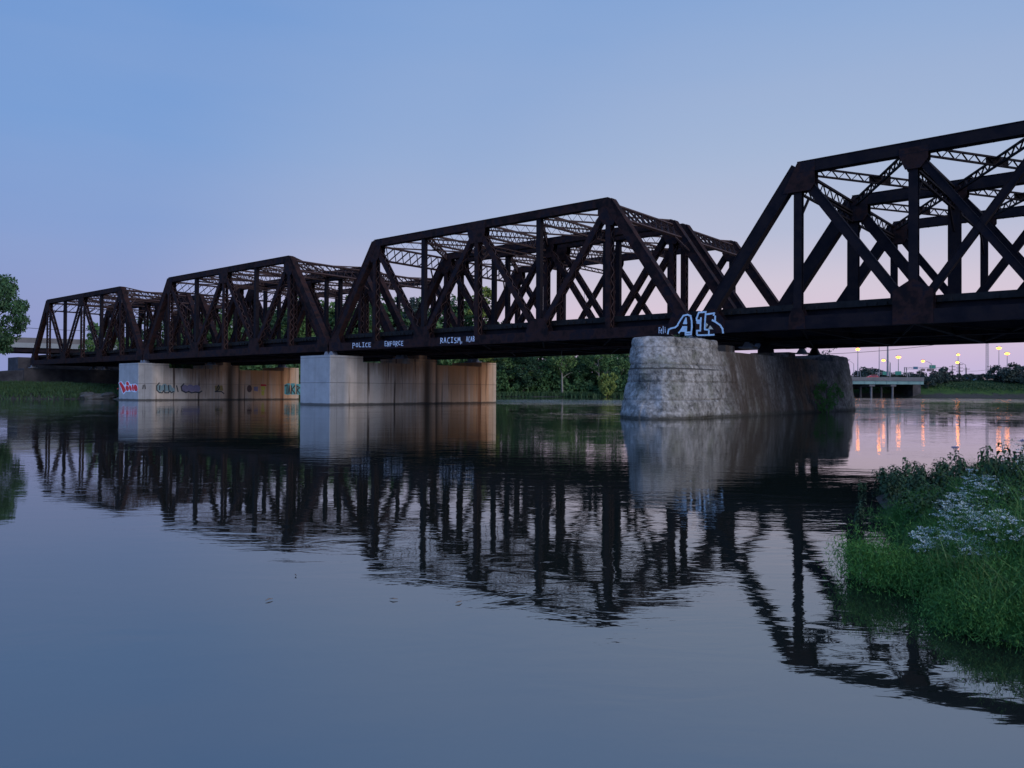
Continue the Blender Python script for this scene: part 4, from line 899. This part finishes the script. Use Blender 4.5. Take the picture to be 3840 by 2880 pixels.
gantry(3393, 3538, 1377, 1385, None, 350, 'upper sign gantry with four panels right of the highway bridge', [(3424, 3441, 1375, 1385, M_signb, 0), (3452, 3468, 1382, 1392, M_signr, 0), (3484, 3508, 1369, 1382, M_sign, 0), (3475, 3502, 1382.3, 1393, M_signr, 0)])
# red car on the highway bridge
def car(x, y, Y, m, label):
    X, _, Z = atY(x, y, Y); root = empty('passenger_car', (X, Y, 6.32), 0, label, 'car'); b = MB()
    b.prism([(-2.2,.35), (2.2,.35), (2.25,.8), (1.5,.95), (.9,1.45), (-1.1,1.45), (-1.8,.98), (-2.25,.9)], -.85, .85); b.build('body', m, root)
    b = MB(); b.prism([(.75,1.37), (1.3,1.0), (-1.5,1.02), (-1.0,1.37)], -.87, .87); b.build('side_windows', M_glass, root)
    for wx in (-1.4, 1.4):
        for wy in (-.75, .75): b = MB(); b.tube([(wx, wy-.12, .33), (wx, wy+.12, .33)], .33, 14); b.build('wheel', M_tyre, root)
    for wy in (-.6, .6): b = MB(); b.box(-2.29, -2.22, wy-.16, wy+.16, .72, .88); b.build('tail_light', M_tail, root)
    root.scale = (1, 1, 1.25)
    return root
car(3275, 1409, 294.5, M_carr, 'red car driving on the highway bridge')
# low buildings at the far right
def shed(x0, x1, yt, yb, Y, m, label):
    A_ = atY(x0, yt, Y); B_ = atY(x1, yb, Y); z0 = min(B_[2], gz(A_[0], Y)) - .5; root = empty('low_building', (A_[0], Y, z0), 0, label, 'building'); w = B_[0]-A_[0]; h = A_[2]-z0
    b = MB(); b.box(0, w, 0, 8, 0, h); b.build('wall', m, root); b = MB(); b.box(-.3, w+.3, -.3, 8.3, h+.003, h+.35); b.build('roof', M_roof, root)
    b = MB(); b.box(w*.3, w*.3+1.2, -.04, -.003, 0, 2.6+.5); b.build('door', M_glass, root)
shed(3650, 3675, 1407, 1427, 352, M_blueb, 'small blue metal building among the far right trees')
shed(3682, 3728, 1406, 1426, 350, M_tanb, 'low tan building right of the blue one at the far right')
# far right bushes and trees
pb = [make_tree('embankment_bush', 6, 3.6, 'bush', 'bush', 'bushes on the far right embankment', seed=51+s, ncl=34, per=50, leaf=.42, trunk_h=.04, lm=M_leafd) for s in range(2)]
bl = [(3450,1395,312,'dark low bush at the right end of the highway bridge'), (3480,1412,306,0), (3505,1402,312,0), (3435,1404,318,0), (3530,1398,316,'bush behind the right leg of the upper sign gantry'), (3560,1402,322,0), (3590,1404,322,0), (3620,1403,326,0), (3745,1376,322,'round dark tree below the twin lamp masts'), (3765,1388,318,0), (3785,1398,320,0), (3640,1402,334,0), (3800,1402,318,0), (3830,1376,316,'tree at the right edge below the wide crossarm pole'), (3806,1368,330,'thin leaved tree left of the one at the right edge'), (3690,1402,336,0), (3530,1382,322,'pointed reddish dark tree behind the upper gantry'), (3316,1403,340,0), (3345,1401,340,0), (3365,1399,345,0), (3392,1400,345,0), (3412,1397,345,0)]
for i, (x, y, Y, lb_) in enumerate(bl):
    p = pb[i % 2]; X, _, Z = atY(x, y, Y); z0 = min(gz(X, Y), Z-1.6); k = (Z-z0)/6.0; lb2 = lb_ or ('dark green bush in the row on the far right embankment' if x > 3430 else 'small bush top showing over the highway bridge rail')
    if i < 2: p.location = (X, Y, z0); p.scale = (k*1.1, k*1.1, k); p['label'] = lb2
    else: clone2(p, lb2, None, (X, Y, z0), i*1.3, (max(k, .55)*1.2, max(k, .55)*1.2, k))
# dark wooded bank seen under the highway bridge
for i in range(7):
    x = 92+i*11; clone2(protos[i % 4], 'tree of the far wood beyond the highway bridge', None, (x+10, 395+random.uniform(-5, 10), 0), i, (.42, .42, .30))
# ------------------------------------------------------------------ pier plants
pl = make_tree('pier_bush', 1.9, 1.1, 'leafy green bush growing at the water line of the old stone pier', 'bush', None, seed=61, ncl=26, per=60, leaf=.09, trunk_h=.05, lm=M_bright2)
pl.location = wst(J0+PER+2.0+3.75, 10.6, -.05); pl.scale = (.85, .85, 1.35)
pt = make_tree('pier_bush', .8, .9, 'low green tuft growing on top of the old stone pier under the graffiti A', 'bush', None, seed=62, ncl=22, per=60, leaf=.07, trunk_h=.0, lm=M_weed)
pt.location = wst(J0+PER-.6, -1.0, 4.15); pt.scale = (1.7, 1.2, 1.5)
# ------------------------------------------------------------------ near bank vegetation
def frame(d):
    d = d/np.linalg.norm(d); a = np.cross(d, (0, 0, 1)); n = np.linalg.norm(a); a = a/n if n > 1e-6 else np.array([1., 0, 0]); return d, a, np.cross(a, d)
def leaf_quads(P, D, L, Wd, droop):                                     # folded lance shaped leaf: four quads -> as 4-gons
    d, a, n = frame(np.array(D, float)); out = []
    st = [(0, 0, 0), (.3, .5, -.02), (.65, .42, -.35*droop), (1, 0, -1.0*droop)]
    for sg in (-1, 1):
        for (u0, w0, z0), (u1, w1, z1) in zip(st[:-1], st[1:]):
            p = lambda u, w, z: P + d*u*L*(1-.35*droop*u) + a*sg*w*Wd + np.array([0, 0, z*L*.8]) + n*0 - np.array([0, 0, -w*Wd*.3])
            out.append([p(u0, 0, z0), p(u0, w0, z0), p(u1, w1, z1), p(u1, 0, z1)])
    return out
def make_weed(h, seed, leaf=.11, nl=26, droop=.8, lm=M_weed, umbel=False, label='', spread=1.0, nstem=1):
    rng = np.random.default_rng(seed); root = empty('tall_weed', (0, 0, 0), 0, label, 'plant', 'tall weeds on the near bank'); st = MB(); lf = []; um = []
    for s_ in range(nstem):
        an0 = rng.uniform(0, 6.28); l0 = rng.uniform(.03, .18)*(1 if nstem == 1 else 1.8); bx = np.array([math.cos(an0), math.sin(an0), 0])*l0*h; hh = h*rng.uniform(.75, 1)
        sp_ = lambda q: bx*q**1.5 + np.array([0, 0, hh*q]) + np.array([math.cos(an0), math.sin(an0), 0])*.03*s_
        st.tube([sp_(q) for q in (0, .35, .7, 1)], [.006, .005, .004, .0025], 5)
        for k in range(nl):
            q = .12 + .88*(k/nl)**.8; an = k*2.4 + rng.uniform(-.4, .4); L = leaf*rng.uniform(.7, 1.2)*(1.15-.55*q)*spread
            lf += leaf_quads(sp_(q), (math.cos(an), math.sin(an), .55), L*1.15, L*.40, droop*rng.uniform(.7, 1.2))
        if umbel:
            for k in range(5):
                an = k*1.26; tip = sp_(1) + np.array([math.cos(an)*.03, math.sin(an)*.03, .05]); st.tube([sp_(.96), tip], .0018, 4)
                um.append(tip + rng.normal(size=(26, 3))*[.010, .010, .008])
    st.build('stem', M_weed, root); fast('leaves', np.array(lf), 4, lm, root)
    if umbel: fast('flower_head', cards(np.concatenate(um), .007, rng=rng, aspect=.9), 4, M_lilac, root)
    return root
kinds = [make_weed(.95, 1, .18, 40, 1.0, label='w'), make_weed(.8, 2, .17, 30, .95, label='w', nstem=2), make_weed(1.05, 3, .14, 26, .8, umbel=True, label='w'), make_weed(.7, 4, .17, 28, 1.0, label='w', nstem=3)]
kh = [.95, .8, 1.10, .7]; usedk = set()
def weed(k, x, ytop, Y, label, minh=.3):
    X, _, Zt = atY(x, ytop, Y); z0 = max(gz(X, Y), -.02); s_ = max(Zt-z0, minh)/kh[k]; rz = random.uniform(0, 6.28); w = min(max(s_, .85), 1.5)
    if k not in usedk: usedk.add(k); o = kinds[k]; o['label'] = label
    else: o = clone2(kinds[k], label, None, (X, Y, z0), rz)
    o.location = (X, Y, z0); o.rotation_euler = (0, 0, rz); o.scale = (w, w, s_); return o
wl = 'drooping leafy weed in the crowd of weeds at the water edge on the right'
for k, x, y, Y, lb_ in [(1, 3365, 1735, 13.2, 'leftmost group of tall drooping weeds against the bright water'), (0, 3375, 1712, 12.6, 'second tall drooping stalk from the left against the bright water'), (0, 3415, 1684, 12.0, 'tallest single drooping stalk standing against the pink water'),
        (1, 3445, 1722, 12.2, 0), (0, 3505, 1722, 11.6, 0), (1, 3540, 1716, 11.2, 0), (3, 3480, 1760, 12.0, 0), (1, 3580, 1690, 10.8, 0), (2, 3600, 1668, 10.2, 'weed with pale lilac flower heads, left of the darkest clump'), (0, 3630, 1655, 10.0, 0), (1, 3660, 1665, 10.0, 0),
        (2, 3585, 1665, 9.6, 'weed with a long leaning stem and round pale seed heads'), (0, 3700, 1690, 10.0, 0), (1, 3725, 1700, 10.2, 0), (0, 3770, 1655, 9.0, 0), (1, 3800, 1648, 8.8, 0), (2, 3815, 1636, 8.6, 'flowering weed near the top right corner of the bank'), (0, 3835, 1630, 8.4, 0), (3, 3750, 1670, 9.2, 0),
        (3, 3330, 1790, 13.0, 0), (3, 3400, 1790, 12.0, 0), (1, 3300, 1800, 13.6, 0), (3, 3560, 1760, 11.0, 0), (3, 3650, 1740, 10.0, 0), (1, 3615, 1720, 10.2, 0), (3, 3700, 1750, 9.4, 0), (3, 3790, 1720, 8.8, 0), (0, 3750, 1700, 8.9, 0), (1, 3820, 1690, 8.6, 0)]:
    weed(k, x, y, Y, lb_ or wl)
rw = random.Random(3)
for i in range(95):                                                      # body of the weed belt
    Y = rw.uniform(7.6, 13.2); f_ = rw.random(); xs = np.interp(Y, [7.6, 9.3, 11.8, 13.2], [3560, 3330, 3300, 3270]); x = xs + (3900-xs)*f_**.9
    ytop = np.interp(x, [3250, 3350, 3450, 3600, 3840], [1890, 1860, 1845, 1780, 1710]) + rw.uniform(0, 60) + max(0, (10.5-Y))*22
    weed(rw.choice([0, 1, 3, 3, 1]), x, ytop, Y, wl, .4)
w1 = weed(3, 3238, 1772, 12.5, 'single small sprig standing alone in the water left of the weeds', .2); w1.location.z = -.05; w1.scale = (.5, .5, .32)
w2 = weed(1, 3215, 1870, 9.2, 'pale green sprig low over the dark water, leftmost', .3); w2.scale = (.6, .6, .45)
# feathery green mass and white flowers: nobody could count them
def feathery(n, xy, h, m, name, label, size=.05, per=46, stems=True, rng=None):
    rng = rng or np.random.default_rng(77); out = []
    for k in range(n):
        x, y = xy(rng); z0 = max(gzf(x, y), -.03); hh = h(x, y)*(rng.uniform(.6, 1.1) if rng.random() > .06 else rng.uniform(1.2, 1.6)); lean = rng.normal(size=2)*.2
        q = rng.uniform(.05, 1, per)**.7; spread = .055 + .10*np.sin(math.pi*q**.8)*.9
        c = np.stack([x + lean[0]*hh*q + rng.normal(size=per)*spread*.7, y + lean[1]*hh*q + rng.normal(size=per)*spread*.7, z0 + hh*q], 1)
        out.append(c)
    P = np.concatenate(out); nP = len(P); d = rng.normal(size=(nP, 3)); d[:, 2] = np.abs(d[:, 2])+.35; d /= np.linalg.norm(d, axis=1)[:, None]
    a = np.cross(d, rng.normal(size=(nP, 3))); a /= np.linalg.norm(a, axis=1)[:, None]; s_ = size*rng.uniform(.6, 1.5, (nP, 1))
    V = np.stack([P-d*s_*.5, P+a*s_*.13, P+d*s_, P-a*s_*.13], 1)
    return tag(fast(name, V, 4, m), label, kind='stuff')
_hx = np.linspace(1, 16, 61); _hy = np.linspace(2, 20, 73); _HZ = height(*np.meshgrid(_hx, _hy))
def gzf(x, y):
    i = int(np.clip((x-1)/15*60, 0, 59)); j = int(np.clip((y-2)/18*72, 0, 71)); return float(_HZ[j, i])
def xy_near(rng):
    while True:
        Y = rng.uniform(3.8, 9.5); X = 2.68 + rng.exponential(1.5)
        if X < .75*Y+1.6 and gzf(X, Y) > (-.03 if rng.random() > .06 else -.14): return X, Y
def h_near(x, y):
    return (.20 + 1.35*min(.26, max(0, gzf(x, y)+.03)))*(1 + .28*math.sin(x*7.1+y*3.3)*math.sin(y*5.7-x*2.9))
feathery(9400, xy_near, h_near, M_feath, 'feathery_undergrowth', 'soft feathery green plants filling the near right bank', .017, 95, rng=np.random.default_rng(78))
def xy_bright(rng): return 3.0+rng.normal()*.12, 6.5+rng.normal()*.22
feathery(130, xy_bright, lambda x, y: .34, M_bright, 'bright_green_plants', 'brighter yellow-green plants at the water edge left of the feathery mass', .022, 90, rng=np.random.default_rng(79))
def flowers(n, name, label):
    rng = np.random.default_rng(91); out = []; st = []
    for k in range(n):
        f = rng.random(); Y = rng.uniform(5.9, 9.4); xlo = np.interp(Y, [5.9, 6.3, 7.4, 8.6, 9.4], [3.7, 3.25, 3.75, 4.7, 5.6]); X = xlo + rng.exponential(.9)
        z = max(gzf(X, Y), 0) + h_near(X, Y)*rng.uniform(.95, 1.2) + .02
        if math.sin(X*5.1+Y*3)*math.sin(Y*6.3-X*2) < -.35: continue
        c = np.array([X, Y, z]); out.append(c + rng.normal(size=(16, 3))*[rng.uniform(.010,.028), rng.uniform(.008,.020), .004])
    P = np.concatenate(out); nP = len(P); an = rng.uniform(0, 6.28, nP); s_ = rng.uniform(.003, .007, nP)
    a = np.stack([np.cos(an)*s_, np.sin(an)*s_, rng.normal(size=nP)*s_*.5], 1); b2 = np.stack([-np.sin(an)*s_, np.cos(an)*s_, rng.normal(size=nP)*s_*.5], 1)
    return tag(fast(name, np.stack([P-a-b2, P+a-b2, P+a+b2, P-a+b2], 1), 4, M_flower), label, kind='stuff')
flowers(1900, 'white_flower_heads', 'flat white flower heads over the feathery plants on the right bank')
def blades(n, seed):
    r2 = np.random.default_rng(seed); out = []
    while len(out) < n:
        X, Y = xy_near(r2); z0 = max(gzf(X, Y), -.03); h = h_near(X, Y)*r2.uniform(.9, 1.7); a = r2.uniform(0, 6.28); w = r2.uniform(.003, .006); l = r2.normal(size=2)*.28*h
        p = [np.array([X, Y, z0]), np.array([X+l[0]*.3, Y+l[1]*.3, z0+h*.6]), np.array([X+l[0]*1.1, Y+l[1]*1.1, z0+h*r2.uniform(.75, 1)])]; d = np.array([math.cos(a)*w, math.sin(a)*w, 0])
        out += [[p[0]-d, p[0]+d, p[1]+d*.9, p[1]-d*.9], [p[1]-d*.9, p[1]+d*.9, p[2]+d*.1, p[2]-d*.1]]
    return np.array(out)
M_blade = leafmat('grass_blades', [(.03,.09,.02), (.07,.15,.035), (.16,.17,.07)], 1.8, .0)
tag(fast('long_grass_blades', blades(9000, 83), 4, M_blade), 'long thin grass blades standing out of the undergrowth on the right bank', kind='stuff')
# floating bits on the river
for i, (x, y) in enumerate([(1225, 1715), (1010, 2253), (1110, 2160), (1475, 2250), (1720, 2262)]):
    d = ray(x, y); l = -HC/d[2]; p = d*l
    b = MB(); b.tube([(-.035, 0, .0), (0, .006, .004), (.03, -.003, .0)], [.002, .005, .002], 6); o = b.build('floating_twig', M_bark); o.location = (p[0], p[1], .01); o.rotation_euler = (0, 0, i)
    tag(o, 'small dark twig floating on the open water', 'twig', 'twigs floating on the river')
